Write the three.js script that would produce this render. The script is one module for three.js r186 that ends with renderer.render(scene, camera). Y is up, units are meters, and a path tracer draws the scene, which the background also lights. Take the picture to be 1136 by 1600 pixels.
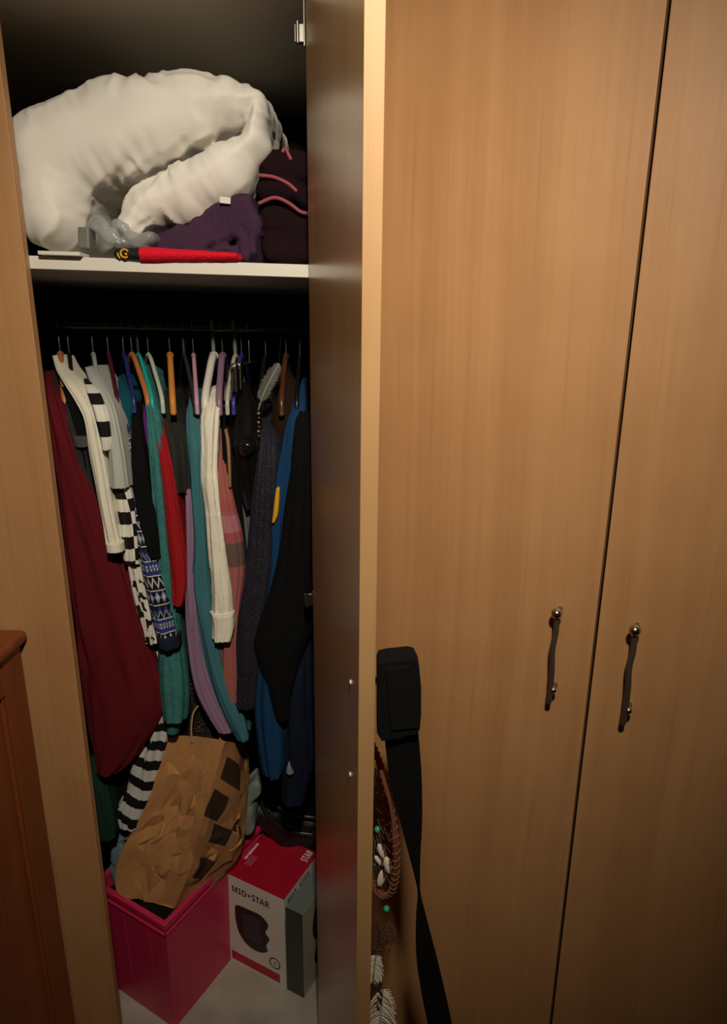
import * as THREE from 'three';
import { RoundedBoxGeometry } from 'three/addons/geometries/RoundedBoxGeometry.js';
import { ImprovedNoise } from 'three/addons/math/ImprovedNoise.js';
import { mergeGeometries, toCreasedNormals } from 'three/addons/utils/BufferGeometryUtils.js';

const scene = new THREE.Scene();
scene.background = new THREE.Color(0x050403);
const V3 = (x, y, z) => new THREE.Vector3(x, y, z);

// ---------- camera ----------
const F = 1000, PITCH = 0.2699, ROLL = 0.0095;
const C = V3(0.0924, 1.6059, 1.1037);
const fw = V3(0, -Math.sin(PITCH), -Math.cos(PITCH));
const r0 = V3(1, 0, 0), u0 = V3().crossVectors(r0, fw);
const cr = r0.clone().multiplyScalar(Math.cos(ROLL)).addScaledVector(u0, Math.sin(ROLL));
const cu = u0.clone().multiplyScalar(Math.cos(ROLL)).addScaledVector(r0, -Math.sin(ROLL));
const camera = new THREE.PerspectiveCamera(2 * Math.atan(800 / F) * 180 / Math.PI, 1136 / 1600, 0.02, 30);
camera.position.copy(C);
camera.quaternion.setFromRotationMatrix(new THREE.Matrix4().makeBasis(cr, cu, fw.clone().negate()));
scene.add(camera);

// ---------- light ----------
const LAMP = V3(0.135, 2.24, 1.22), AIM = V3(-0.08, 1.38, 0), LAMP_I = 6.1, EXPOSURE = 1.0;
const lampLight = new THREE.SpotLight(0xfff0d8, LAMP_I, 0, 41.5 * Math.PI / 180, 1, 2);
lampLight.position.copy(LAMP); lampLight.castShadow = true; lampLight.shadow.radius = 2;
lampLight.target.position.copy(AIM); scene.add(lampLight, lampLight.target);

const renderer = new THREE.WebGLRenderer({ antialias: true });
renderer.toneMapping = THREE.LinearToneMapping;
renderer.toneMappingExposure = EXPOSURE;
renderer.shadowMap.enabled = true;

// ---------- helpers ----------
function rayDir(x, y) {
  return fw.clone().addScaledVector(cr, (x - 568) / F).addScaledVector(cu, -(y - 800) / F);
}
const onZ = (x, y, Z) => { const d = rayDir(x, y); return C.clone().addScaledVector(d, (Z - C.z) / d.z); };
const onY = (x, y, Y) => { const d = rayDir(x, y); return C.clone().addScaledVector(d, (Y - C.y) / d.y); };
function rng(seed) { let a = seed >>> 0; return () => { a = (a + 0x6D2B79F5) | 0; let t = Math.imul(a ^ (a >>> 15), 1 | a); t = (t + Math.imul(t ^ (t >>> 7), 61 | t)) ^ t; return ((t ^ (t >>> 14)) >>> 0) / 4294967296; }; }
const pn = new ImprovedNoise();
const noise = (x, y, z) => pn.noise(x + 31.7, y + 17.3, z + 5.1);
const fbm = (x, y, z, o = 4) => { let s = 0, a = 0.5; for (let i = 0; i < o; i++) { s += a * noise(x, y, z); x *= 2.03; y *= 2.03; z *= 2.03; a *= 0.5; } return s; };
const clamp = (v, a, b) => Math.max(a, Math.min(b, v));
const mix = (a, b, t) => a + (b - a) * t;
const sstep = (a, b, x) => { const t = clamp((x - a) / (b - a), 0, 1); return t * t * (3 - 2 * t); };

const used = {};
function numbered(n) { const k = used[n] = (used[n] ?? -1) + 1; return k ? `${n}_${String(k).padStart(3, '0')}` : n; }
function mesh(name, geo, mat, parent) {
  const m = new THREE.Mesh(geo, mat); m.castShadow = m.receiveShadow = true;
  if (parent) { m.name = name; parent.add(m); }
  else { m.name = numbered(name); scene.add(m); }
  return m;
}
function thing(name, label, category, group) {
  const o = new THREE.Group(); o.name = numbered(name); o.userData = { label, category };
  if (group) o.userData.group = group;
  scene.add(o); return o;
}
function tag(o, label, category, group) { o.userData.label = label; o.userData.category = category; if (group) o.userData.group = group; return o; }
function rebase(o) {              // moves the origin of a thing to its base
  o.updateMatrixWorld(true);
  const b = new THREE.Box3().setFromObject(o);
  const p = V3((b.min.x + b.max.x) / 2, b.min.y, (b.min.z + b.max.z) / 2);
  if (o.isMesh) { const own = p; o.geometry.translate(-own.x, -own.y, -own.z); o.position.add(own); for (const c of o.children) c.position.sub(own); }
  else { for (const c of o.children) c.position.sub(p); o.position.copy(p); }
  return o;
}
function struct(name, geo, mat) { const m = mesh(name, geo, mat); m.userData.kind = 'structure'; return m; }
function triUV(g, swap = false) {  // uv in metres by the dominant normal, v along y
  if (!g.attributes.normal) g.computeVertexNormals();
  const p = g.attributes.position, n = g.attributes.normal, uv = new Float32Array(p.count * 2);
  for (let i = 0; i < p.count; i++) {
    const ax = Math.abs(n.getX(i)), ay = Math.abs(n.getY(i)), az = Math.abs(n.getZ(i));
    let u, v;
    if (ay > ax && ay > az) { u = p.getX(i); v = p.getZ(i); }
    else if (ax > az) { u = p.getZ(i); v = p.getY(i); }
    else { u = p.getX(i); v = p.getY(i); }
    uv[2 * i] = swap ? v : u; uv[2 * i + 1] = swap ? u : v;
  }
  g.setAttribute('uv', new THREE.BufferAttribute(uv, 2));
  return g;
}
function boxG(x0, x1, y0, y1, z0, z1, r = 0.0012) {
  const g = new RoundedBoxGeometry(x1 - x0, y1 - y0, z1 - z0, 2, Math.min(r, (x1 - x0) / 2.1, (y1 - y0) / 2.1, (z1 - z0) / 2.1));
  g.translate((x0 + x1) / 2, (y0 + y1) / 2, (z0 + z1) / 2);
  return triUV(g);
}
const merge = (gs) => mergeGeometries(gs.map((g) => { const q = g.index ? g.toNonIndexed() : g.clone(); for (const k of Object.keys(q.attributes)) if (!['position', 'normal', 'uv'].includes(k)) q.deleteAttribute(k); return q; }));
function tubeG(pts, r, seg = 24, rad = 8, closed = false) { return new THREE.TubeGeometry(new THREE.CatmullRomCurve3(pts, closed), seg, r, rad, closed); }
function sphG(p, r, w = 16, h = 12) { const g = new THREE.SphereGeometry(r, w, h); g.translate(p.x, p.y, p.z); return g; }
function cylG(a, b, r1, r2 = r1, n = 14) {
  const d = b.clone().sub(a), g = new THREE.CylinderGeometry(r2, r1, d.length(), n);
  g.applyQuaternion(new THREE.Quaternion().setFromUnitVectors(V3(0, 1, 0), d.clone().normalize()));
  g.translate((a.x + b.x) / 2, (a.y + b.y) / 2, (a.z + b.z) / 2); return g;
}
// textures
function dtex(w, h, sx, sy, fn, srgb = true) {
  const d = new Uint8Array(w * h * 4);
  for (let j = 0; j < h; j++) for (let i = 0; i < w; i++) {
    const c = fn(i / w, j / h, i, j), k = 4 * (j * w + i);
    d[k] = clamp(c[0], 0, 255); d[k + 1] = clamp(c[1], 0, 255); d[k + 2] = clamp(c[2], 0, 255); d[k + 3] = 255;
  }
  const t = new THREE.DataTexture(d, w, h, THREE.RGBAFormat);
  t.wrapS = t.wrapT = THREE.RepeatWrapping; t.magFilter = THREE.LinearFilter; t.minFilter = THREE.LinearMipmapLinearFilter; t.generateMipmaps = true;
  if (srgb) t.colorSpace = THREE.SRGBColorSpace;
  t.repeat.set(1 / sx, 1 / sy); t.needsUpdate = true; return t;
}
const lerpC = (a, b, t) => [mix(a[0], b[0], t), mix(a[1], b[1], t), mix(a[2], b[2], t)];
// tileable-ish wood, sx by sy metres
function woodTex(a, b, seed, sx = 0.62, sy = 2.3, dark = 14) {
  return dtex(512, 1024, sx, sy, (u, v) => {
    const x = u * sx, y = v * sy, wv = 0.02 * noise(x * 3, y * 1.1, seed);
    const n1 = fbm((x + wv) * 22, y * 0.55, seed, 4), n2 = noise((x + wv) * 110, y * 1.2, seed + 3), n3 = noise((x + wv) * 300, y * 4, seed + 7);
    const t = clamp(0.5 + n1 * 1.1 + n2 * 0.22, 0, 1), c = lerpC(a, b, t), k = n3 > 0.3 ? dark * (n3 - 0.3) * 1.2 : 0;
    const m = fbm(x * 9, y * 9, seed + 11, 3) * 8;
    return [c[0] - k + m, c[1] - k + m, c[2] - k + m];
  });
}
const grainBump = dtex(256, 512, 0.3, 1.0, (u, v) => { const q = 128 + 90 * noise(u * 60, v * 10, 2) + 30 * noise(u * 120, v * 30, 8); return [q, q, q]; }, false);
const weave = dtex(256, 256, 0.06, 0.06, (u, v) => { const q = 128 + 50 * Math.sin(u * 6.2832 * 40) * Math.sin(v * 6.2832 * 40) + 60 * noise(u * 16, v * 16, 1); return [q, q, q]; }, false);
const crease = dtex(256, 256, 0.16, 0.3, (u, v) => { const n = 1 - Math.abs(fbm(u * 6, v * 4, 3, 4)) * 2.4; const q = 255 * clamp(n * n, 0, 1); return [q, q, q]; }, false);

const M = {};
M.beech = new THREE.MeshStandardMaterial({ map: woodTex([172, 127, 84], [188, 143, 98], 1), roughness: 0.5, bumpMap: grainBump, bumpScale: 0.00012 });
M.beechEdge = new THREE.MeshStandardMaterial({ map: woodTex([166, 128, 86], [180, 144, 100], 5), roughness: 0.5 });
M.beechInner = new THREE.MeshPhysicalMaterial({ map: woodTex([200, 150, 98], [214, 166, 112], 9), roughness: 0.3, specularIntensity: .7, clearcoat: 0.45, clearcoatRoughness: 0.22 });
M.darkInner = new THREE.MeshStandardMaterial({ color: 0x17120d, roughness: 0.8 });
M.white = new THREE.MeshStandardMaterial({ color: 0xd9d6cc, roughness: 0.5 });
M.topPanel = new THREE.MeshStandardMaterial({ color: 0xc4bcaa, roughness: 0.7 });
M.shadedWhiteFloor = new THREE.MeshStandardMaterial({ roughness: 0.55, map: dtex(256, 256, 0.6, 0.6, (u, v) => { const q = 172 + 40 * fbm(u * 5, v * 5, 4); return [q, q - 4, q - 16]; }) });  // white base panel, greyed: the shade low in the bay is in its colour
M.chrome = new THREE.MeshStandardMaterial({ color: 0xc9c6bd, metalness: 1, roughness: 0.22 });
M.nickel = new THREE.MeshStandardMaterial({ color: 0x5f554c, metalness: 0.6, roughness: 0.45 });
M.steel = new THREE.MeshStandardMaterial({ color: 0x9a9890, metalness: 1, roughness: 0.32 });
M.screw = new THREE.MeshStandardMaterial({ color: 0xe6e2d6, metalness: .3, roughness: .3 });
M.dark = new THREE.MeshStandardMaterial({ color: 0x120e0c, roughness: 0.9 });

// ---------- the room ----------
const wallM = new THREE.MeshStandardMaterial({ color: 0xa59c8c, roughness: 0.95 });
const floorM = new THREE.MeshStandardMaterial({ map: woodTex([112, 72, 42], [132, 88, 52], 21, 0.6, 2.0), roughness: 0.5 });
const GROUND = -0.1, RX0 = -1.9, RX1 = 1.9, RZ0 = -0.95, RZ1 = 2.7, RH = 2.5;
struct('floor', boxG(RX0 - .1, RX1 + .1, GROUND - .1, GROUND, RZ0 - .1, RZ1 + .1), floorM);
struct('ceiling', boxG(RX0 - .1, RX1 + .1, RH, RH + .1, RZ0 - .1, RZ1 + .1), wallM);
struct('wall_back', boxG(RX0 - .1, RX1 + .1, GROUND, RH, RZ0 - .1, RZ0), wallM);
struct('wall_front', boxG(RX0 - .1, RX1 + .1, GROUND, RH, RZ1, RZ1 + .1), wallM);
struct('wall_left', boxG(RX0 - .1, RX0, GROUND, RH, RZ0, RZ1), wallM);
struct('wall_right', boxG(RX1, RX1 + .1, GROUND, RH, RZ0, RZ1), wallM);

// ---------- lamp that lights the room (behind the camera) ----------
{
  const t = thing('floor_lamp', 'slim floor lamp with a tilted cone spot head shining at the wardrobe', 'lamp');
  const ax = AIM.clone().sub(LAMP).normalize(), back = LAMP.clone().addScaledVector(ax, -0.11), px = LAMP.x + 0.42, pz = LAMP.z + 0.25;
  const disc = new THREE.CylinderGeometry(0.13, 0.135, 0.02, 40); disc.translate(px, GROUND + 0.01, pz);
  mesh('base', disc, M.nickel, t);
  mesh('pole', tubeG([V3(px, GROUND + 0.015, pz), V3(px, 1.0, pz), V3(px, 2.1, pz), V3(px - .04, 2.3, pz - .03), V3(px - .16, 2.41, pz - .1), V3(back.x + .08, back.y + .04, back.z + .05), back], 0.009, 80, 10), M.nickel, t);
  const sh = new THREE.LatheGeometry([[.012, 0], [.03, .005], [.04, .03], [.062, .105], [.066, .125], [.064, .125], [.06, .105], [.037, .03], [.012, .012]].map(([a, b]) => new THREE.Vector2(a, b)), 40);
  const qt = new THREE.Quaternion().setFromUnitVectors(V3(0, 1, 0), ax);
  sh.applyQuaternion(qt); sh.translate(back.x, back.y, back.z);
  mesh('shade', sh, M.nickel, t);
  const bulb = new THREE.SphereGeometry(0.03, 24, 16); bulb.translate(back.x + ax.x * .06, back.y + ax.y * .06, back.z + ax.z * .06);
  mesh('bulb', bulb, new THREE.MeshStandardMaterial({ color: 0xfff0d8, emissive: 0xffe9cc, emissiveIntensity: 4, roughness: 0.4 }), t);
  rebase(t);
}

// ---------- wardrobe ----------
const B = 0.4596, ANG = 1.3915, G = 0.5228, DW = 0.5, DT = 0.018;
const LX = -0.962, TOPY = 2.20, FLOORY = -0.02, BACKZ = -0.56;
const SHELF_Y = 1.7215, SHELF_T = 0.0203, RAIL = { y: 1.6167, z: -0.28 };
const DBOT = FLOORY - 0.025, DTOP = TOPY - 0.004;
// local frame of a door: origin on the hinge line, x along the door, z out of its outer face, y up
function doorMatrix(ox, oz, a, flip) {
  const d = V3(Math.cos(a), 0, Math.sin(a));
  const n = flip ? V3(Math.sin(a), 0, -Math.cos(a)) : V3(-Math.sin(a), 0, Math.cos(a));
  return { d, n, P: (s, y, q) => V3(ox, 0, oz).addScaledVector(d, s).addScaledVector(n, q).setY(y),
    M4: new THREE.Matrix4().makeBasis(d, V3(0, 1, 0), n).setPosition(ox, 0, oz) };
}
function flipIfNeeded(g, m4) { // keep outward winding under a mirrored frame
  g.applyMatrix4(m4);
  if (m4.determinant() < 0) {
    if (g.index) { const a = g.index.array; for (let i = 0; i < a.length; i += 3) { const t = a[i]; a[i] = a[i + 1]; a[i + 1] = t; } }
    else { const p = g.attributes; for (const k of ['position', 'uv']) { const q = p[k], n = q.itemSize, a = q.array; for (let i = 0; i < a.length; i += 3 * n) for (let c = 0; c < n; c++) { const t = a[i + c]; a[i + c] = a[i + n + c]; a[i + n + c] = t; } } }
  }
  g.computeVertexNormals(); return g;
}
function placed(g, fr) { return flipIfNeeded(g, fr.M4); }
const HY = 1.0913, HP = 0.1255, HE = 0.0534;
function addHandle(door, fr, s, side) { // bowed bar on two posts with ball heads
  const L = (x, y, z) => V3(s + x * side, y, z);
  const bar = tubeG([L(0, HY + HP - .008, .0195), L(.001, HY + HP - .03, .020), L(-.001, HY + HP * .55, .022), L(.001, HY + .035, .022), L(.001, HY, .020), L(0, HY - .024, .018)], 0.0041, 40, 12);
  mesh('handle_bar', placed(bar, fr), M.nickel, door);
  mesh('handle_post', placed(cylG(L(0, HY + HP, 0), L(0, HY + HP, .021), .0034), fr), M.steel, door);
  mesh('handle_post', placed(cylG(L(.004, HY, 0), L(.004, HY, .019), .0036), fr), M.steel, door);
  mesh('handle_ball', placed(sphG(L(0, HY + HP, .0225), .0082, 24, 18), fr), M.chrome, door);
  mesh('handle_ball', placed(sphG(L(.0055, HY + .001, .021), .0052, 20, 14), fr), M.chrome, door);
}
{
  const W = thing('wardrobe', 'beech wardrobe bay standing open with a white shelf above a full clothes rail', 'wardrobe');
  const ld = mesh('door', boxG(LX + .002, -B, DBOT, DTOP, -0.0175, 0), M.beech, W); ld.userData.label = 'closed left door';
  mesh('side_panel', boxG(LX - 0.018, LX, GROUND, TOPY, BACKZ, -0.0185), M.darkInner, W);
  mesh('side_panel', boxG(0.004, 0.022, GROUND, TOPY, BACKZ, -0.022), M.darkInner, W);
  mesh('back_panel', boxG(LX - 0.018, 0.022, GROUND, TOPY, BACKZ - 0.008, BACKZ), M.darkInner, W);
  mesh('top_panel', boxG(LX, 0.004, TOPY - 0.11, TOPY, BACKZ, -0.02), M.topPanel, W);
  mesh('base_panel', boxG(LX, 0.004, FLOORY - 0.018, FLOORY, BACKZ, -0.019), M.shadedWhiteFloor, W);
  mesh('plinth', boxG(LX, 0.004, GROUND, FLOORY - 0.0185, -0.03, -0.014), M.beech, W);
  const sh = boxG(LX + B / 2 + 0.004, B / 2 + 0.002, -SHELF_T, 0, BACKZ + 0.001, -0.019, 0.001);
  sh.rotateZ(-0.0215); sh.translate(-B / 2, SHELF_Y, 0);
  mesh('shelf', sh, M.white, W);
  const railM = new THREE.MeshStandardMaterial({ color: 0x56524b, metalness: 1, roughness: .35 });
  const rl = cylG(V3(LX, RAIL.y + .008, RAIL.z), V3(0.004, RAIL.y - .004, RAIL.z), 0.0065, 0.0065, 20);
  mesh('clothes_rail', rl, railM, W);
  for (const s of [LX + 0.003, 0.001]) { const c = new THREE.CylinderGeometry(0.02, 0.02, 0.006, 20); c.rotateZ(Math.PI / 2); c.translate(s, RAIL.y, RAIL.z); mesh('rail_socket', c, M.steel, W); }
  // open door
  const fr = doorMatrix(0, 0, ANG, true);
  const door = mesh('door', placed(boxG(0.001, DW - 0.001, DBOT, DTOP, 0.001, DT), fr), M.beech, W);
  mesh('inner_face', placed(boxG(0.001, DW - 0.001, DBOT, DTOP, 0, 0.001, 0.0003), fr), M.beechInner, door);
  mesh('edge_band', placed(boxG(DW - 0.001, DW, DBOT, DTOP, 0, DT, 0.0004), fr), M.beechEdge, door);
  for (const dy of [0, HP]) { const q = fr.P(DW - HE, HY + dy, -0.0005); const c = new THREE.SphereGeometry(0.0032, 14, 10); c.scale(1, 1, 0.5); c.applyMatrix4(new THREE.Matrix4().makeBasis(fr.d, V3(0, 1, 0), fr.n).setPosition(q.x, q.y, q.z)); c.computeVertexNormals(); mesh('screw_head', c, M.screw, door); }
  addHandle(door, fr, DW - HE, 1);
  // hinges between the bay's right side panel and the open door
  for (const [x, y] of [[471, 50], [485, 938]]) {
    const p = onZ(x, y, -0.006);
    const g = [boxG(-0.011, 0.004, -0.012, 0.012, -0.012, -0.002, 0.001), boxG(0.0035, 0.0055, y < 100 ? -0.02 : -0.008, y < 100 ? 0.06 : 0.02, -0.002, 0.006, 0.0006), cylG(V3(-0.006, -0.014, -0.001), V3(-0.006, 0.014, -0.001), 0.003)];
    const q = merge(g); q.translate(p.x, p.y, p.z); mesh('hinge', q, M.steel, W);
  }
  rebase(W);
}
{
  const W = thing('wardrobe', 'closed beech double-door wardrobe section right of the open bay', 'wardrobe');
  const fr = doorMatrix(0, 0, G, false);
  const Q = (s0, s1, y0, y1, q0, q1, m, n, par = W) => mesh(n, placed(boxG(s0, s1, y0, y1, q0, q1), fr), m, par);
  const S0 = 0.034, S1 = 1.0;
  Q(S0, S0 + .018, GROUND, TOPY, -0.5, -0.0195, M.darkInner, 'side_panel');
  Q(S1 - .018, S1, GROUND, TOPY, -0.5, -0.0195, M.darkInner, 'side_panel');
  Q(DW - .03, DW + .03, GROUND, TOPY - .02, -0.48, -0.0215, M.dark, 'divider');
  Q(S0, S1, TOPY - .018, TOPY, -0.5, -0.0195, M.darkInner, 'top_panel');
  Q(S0, S1, GROUND, DBOT - .004, -0.05, -0.0195, M.beech, 'plinth');
  Q(S0, S1, GROUND, TOPY, -0.508, -0.5005, M.darkInner, 'back_panel');
  const d1 = Q(S0, DW - .0022, DBOT, DTOP, -DT, 0, M.beech, 'door');
  addHandle(d1, fr, DW - HE, 1);
  const d2 = Q(DW + .0022, S1, DBOT, DTOP, -DT, 0, M.beech, 'door');
  addHandle(d2, fr, DW + HE, 1);
  rebase(W);
}

// ---------- pine dresser at the left ----------
{
  const pine = (s) => new THREE.MeshStandardMaterial({ map: woodTex([118, 60, 28], [142, 76, 38], s, 0.3, 1.2, 26), roughness: 0.42 });
  const pm = pine(31), pm2 = pine(37);
  const t = thing('pine_dresser', 'orange pine dresser with a rounded top edge beside the open wardrobe', 'dresser');
  const e0 = onZ(24, 1012, 0.03), e1 = onZ(110, 1600, 0.03);
  const X1 = (e0.x + e1.x) / 2, X0 = X1 - 0.75, Z0 = 0.012, Z1 = 0.46, H = e0.y;
  mesh('carcass', boxG(X0 + .02, X1 - .02, GROUND, H - .001, Z0, Z1), pm2, t);
  mesh('stile', boxG(X1 - .02, X1, GROUND, H, Z0, Z0 + .065, .002), pm, t);
  mesh('stile', boxG(X1 - .02, X1, GROUND, H, Z1 - .065, Z1, .002), pm, t);
  const rail = (y0, y1) => mesh('rail', boxG(X1 - .02, X1, y0, y1, Z0 + .0655, Z1 - .0655, .002), pm2, t);
  rail(GROUND + .02, 0.03); rail(H - .07, H);
  mesh('side_panel', boxG(X1 - .02, X1 - .009, 0.03, H - .07, Z0 + .065, Z1 - .065, .002), pm, t);
  mesh('bead', merge([boxG(X1 - .02, X1 - .003, 0.03, H - .07, Z0 + .0655, Z0 + .073, .003), boxG(X1 - .02, X1 - .003, 0.03, H - .07, Z1 - .073, Z1 - .0655, .003)]), pm2, t);
  mesh('top', boxG(X0 - .012, X1 + .014, H + .0005, H + .026, Z0 - .01, Z1 + .02, .0115), pm, t);
  const knotM = new THREE.MeshStandardMaterial({ color: 0x4a1f0c, roughness: 0.5 });
  for (const [x, y, r] of [[60, 1475, .011], [20, 1178, .007], [3, 1180, .008]]) {
    const d = rayDir(x, y), p = C.clone().addScaledVector(d, (X1 - C.x) / d.x);
    if (p.z > Z0 + .06) continue;
    const g = new THREE.SphereGeometry(r, 20, 12); g.scale(0.06, 1.5, 0.8); g.translate(X1, p.y, p.z); mesh('knot', g, knotM, t);
  }
  rebase(t);
}
// OBJECTS
// ---------- soft things ----------
function surfaceNets(f, mn, mx, h) {
  const nx = Math.ceil((mx.x - mn.x) / h) + 1, ny = Math.ceil((mx.y - mn.y) / h) + 1, nz = Math.ceil((mx.z - mn.z) / h) + 1;
  const D = new Float32Array(nx * ny * nz), id = (i, j, k) => i + nx * (j + ny * k);
  for (let k = 0; k < nz; k++) for (let j = 0; j < ny; j++) for (let i = 0; i < nx; i++) D[id(i, j, k)] = f(mn.x + i * h, mn.y + j * h, mn.z + k * h);
  const vi = new Int32Array(nx * ny * nz).fill(-1), P = [], I = [];
  const E = [[0, 1], [0, 2], [0, 4], [1, 3], [1, 5], [2, 3], [2, 6], [3, 7], [4, 5], [4, 6], [5, 7], [6, 7]];
  for (let k = 0; k < nz - 1; k++) for (let j = 0; j < ny - 1; j++) for (let i = 0; i < nx - 1; i++) {
    const c = []; let m = 0;
    for (let q = 0; q < 8; q++) { c[q] = D[id(i + (q & 1), j + ((q >> 1) & 1), k + (q >> 2))]; if (c[q] < 0) m++; }
    if (m === 0 || m === 8) continue;
    let x = 0, y = 0, z = 0, n = 0;
    for (const [a, b] of E) if ((c[a] < 0) !== (c[b] < 0)) { const t = c[a] / (c[a] - c[b]); x += (a & 1) + t * ((b & 1) - (a & 1)); y += ((a >> 1) & 1) + t * (((b >> 1) & 1) - ((a >> 1) & 1)); z += (a >> 2) + t * ((b >> 2) - (a >> 2)); n++; }
    vi[id(i, j, k)] = P.length / 3; P.push(mn.x + (i + x / n) * h, mn.y + (j + y / n) * h, mn.z + (k + z / n) * h);
  }
  const quad = (a, b, c, d, s) => { if (a < 0 || b < 0 || c < 0 || d < 0) return; if (s) I.push(a, b, c, a, c, d); else I.push(a, c, b, a, d, c); };
  for (let k = 1; k < nz - 1; k++) for (let j = 1; j < ny - 1; j++) for (let i = 1; i < nx - 1; i++) {
    const a = D[id(i, j, k)] < 0;
    if (a !== D[id(i + 1, j, k)] < 0) quad(vi[id(i, j - 1, k - 1)], vi[id(i, j, k - 1)], vi[id(i, j, k)], vi[id(i, j - 1, k)], a);
    if (a !== D[id(i, j + 1, k)] < 0) quad(vi[id(i - 1, j, k - 1)], vi[id(i - 1, j, k)], vi[id(i, j, k)], vi[id(i, j, k - 1)], a);
    if (a !== D[id(i, j, k + 1)] < 0) quad(vi[id(i - 1, j - 1, k)], vi[id(i, j - 1, k)], vi[id(i, j, k)], vi[id(i - 1, j, k)], a);
  }
  const g = new THREE.BufferGeometry();
  g.setAttribute('position', new THREE.BufferAttribute(new Float32Array(P), 3)); g.setIndex(I); g.computeVertexNormals();
  const pp = g.attributes.position, uv = new Float32Array(pp.count * 2);
  for (let i = 0; i < pp.count; i++) { uv[2 * i] = pp.getX(i) + .6 * pp.getZ(i); uv[2 * i + 1] = pp.getY(i) + .8 * pp.getZ(i); }
  g.setAttribute('uv', new THREE.BufferAttribute(uv, 2));
  return g;
}
const smin = (a, b, k) => { const h = Math.max(k - Math.abs(a - b), 0) / k; return Math.min(a, b) - h * h * k * 0.25; };
// chains: arrays of [px, py, radius px] in the picture at depth zr; a folded cloth that runs from zb to zf
function foldedCloth(chains, o) {
  const { zr, zf, zb, h = 0.005, k = 0.006, kin = 0.02, round = 0.04, wr = 0.004, seed = 1, floor = null, wf = 1 } = o;
  const ch = chains.map((c) => c.map(([x, y, r]) => { const p = onZ(x, y, zr), q = onZ(x + r, y, zr); return [p.x, p.y, q.x - p.x]; }));
  const mn = V3(9, 9, zb - .02), mx = V3(-9, -9, zf + .03);
  for (const c of ch) for (const [x, y, r] of c) { mn.x = Math.min(mn.x, x - r - .03); mn.y = Math.min(mn.y, y - r - .03); mx.x = Math.max(mx.x, x + r + .03); mx.y = Math.max(mx.y, y + r + .03); }
  const zc = (zf + zb) / 2, hz = (zf - zb) / 2;
  const f = (x, y, z) => {
    let D = 9;
    for (let ci = 0; ci < ch.length; ci++) {
      const c = ch[ci]; let d = 9, bt = 0, bd = 9, off = 0, run = 0;
      for (let i = 0; i < c.length - 1; i++) {
        const ax = c[i][0], ay = c[i][1], bx = c[i + 1][0] - ax, by = c[i + 1][1] - ay, l2 = bx * bx + by * by, l = Math.sqrt(l2);
        const t = clamp(((x - ax) * bx + (y - ay) * by) / l2, 0, 1);
        const e = Math.hypot(x - ax - bx * t, y - ay - by * t), q = e - mix(c[i][2], c[i + 1][2], t);
        if (q < bd) { bd = q; bt = run + l * t; off = ((x - ax) * by - (y - ay) * bx) / l; }
        run += l; d = i ? smin(d, q, kin) : q;
      }
      if (d < 0.05) {
        const w = noise(bt * 26 * wf + 3.2 * noise(off * 12 * wf + bt * 8, z * 8, seed + 3), off * 9 * wf, z * 6 + seed + ci * 7), w2 = noise(bt * 70, off * 18, z * 20 + seed);
        d += wr * (1.7 * Math.abs(w) - 0.35 + 0.22 * w2 / wf);
      }
      D = ci ? smin(D, d, k) : d;
    }
    const q1 = D + round, q2 = Math.abs(z - zc - 0.012 * noise(x * 9, y * 9, seed)) - hz + round;
    let r = Math.hypot(Math.max(q1, 0), Math.max(q2, 0)) + Math.min(Math.max(q1, q2), 0) - round;
    if (floor !== null) r = Math.max(r, floor(x) - y);
    return r;
  };
  return surfaceNets(f, mn, mx, h);
}
const shelfTop = (x) => SHELF_Y - 0.0215 * (x + B / 2) + 0.0005;
function fabric(color, o = {}) {
  return new THREE.MeshPhysicalMaterial({ color, specularIntensity: .35, roughness: o.rough ?? 0.93, map: o.map ?? null, bumpMap: o.bump ?? weave, bumpScale: o.bs ?? 0.0004, metalness: 0 });
}
{
  const dm = new THREE.MeshStandardMaterial({ color: 0xe6e3dc, roughness: 0.85 });
  const g = foldedCloth([
    [[78, 335, 50], [84, 245, 66], [185, 203, 68], [300, 174, 51], [362, 163, 32], [402, 162, 18]],
    [[405, 172, 15], [398, 226, 22], [354, 268, 43], [292, 304, 41], [232, 322, 30], [212, 354, 25]],
  ], { zr: -0.1, zf: -0.045, zb: -0.42, h: 0.004, k: 0.006, kin: 0.01, round: 0.055, wr: 0.011, seed: 3, wf: .55, floor: shelfTop });
  const d = mesh('duvet', g, dm); tag(d, 'thick white duvet folded over on the upper shelf', 'duvet');
  rebase(d);
}
{
  const pm = fabric(0x402a40, { bump: crease, bs: 0.001 });
  const g = foldedCloth([
    [[255, 392, 20], [300, 372, 20], [345, 345, 24], [378, 335, 26], [396, 352, 14], [398, 395, 12]],
    [[300, 396, 15], [340, 375, 15], [372, 362, 13], [384, 376, 10], [384, 400, 10]],
    [[330, 402, 9], [356, 388, 9], [370, 394, 9], [370, 404, 9]],
  ], { zr: -0.1, zf: -0.07, zb: -0.36, h: 0.0035, k: 0.0012, kin: 0.006, round: 0.014, wr: 0.01, seed: 9, wf: 1.3, floor: shelfTop });
  const d = mesh('blanket', g, pm); tag(d, 'dark purple blanket folded in layers beneath the white duvet', 'blanket');
  const p = onZ(353, 314, -0.068), c = boxG(-.009, .009, -.005, .005, -.0006, .0006, .0003); c.rotateZ(-.1); c.translate(p.x, p.y, p.z + .006);
  const tg = mesh('care_tag', c, M.white, d); tg.userData.label = 'white care tag';
  rebase(d);
}
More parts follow.
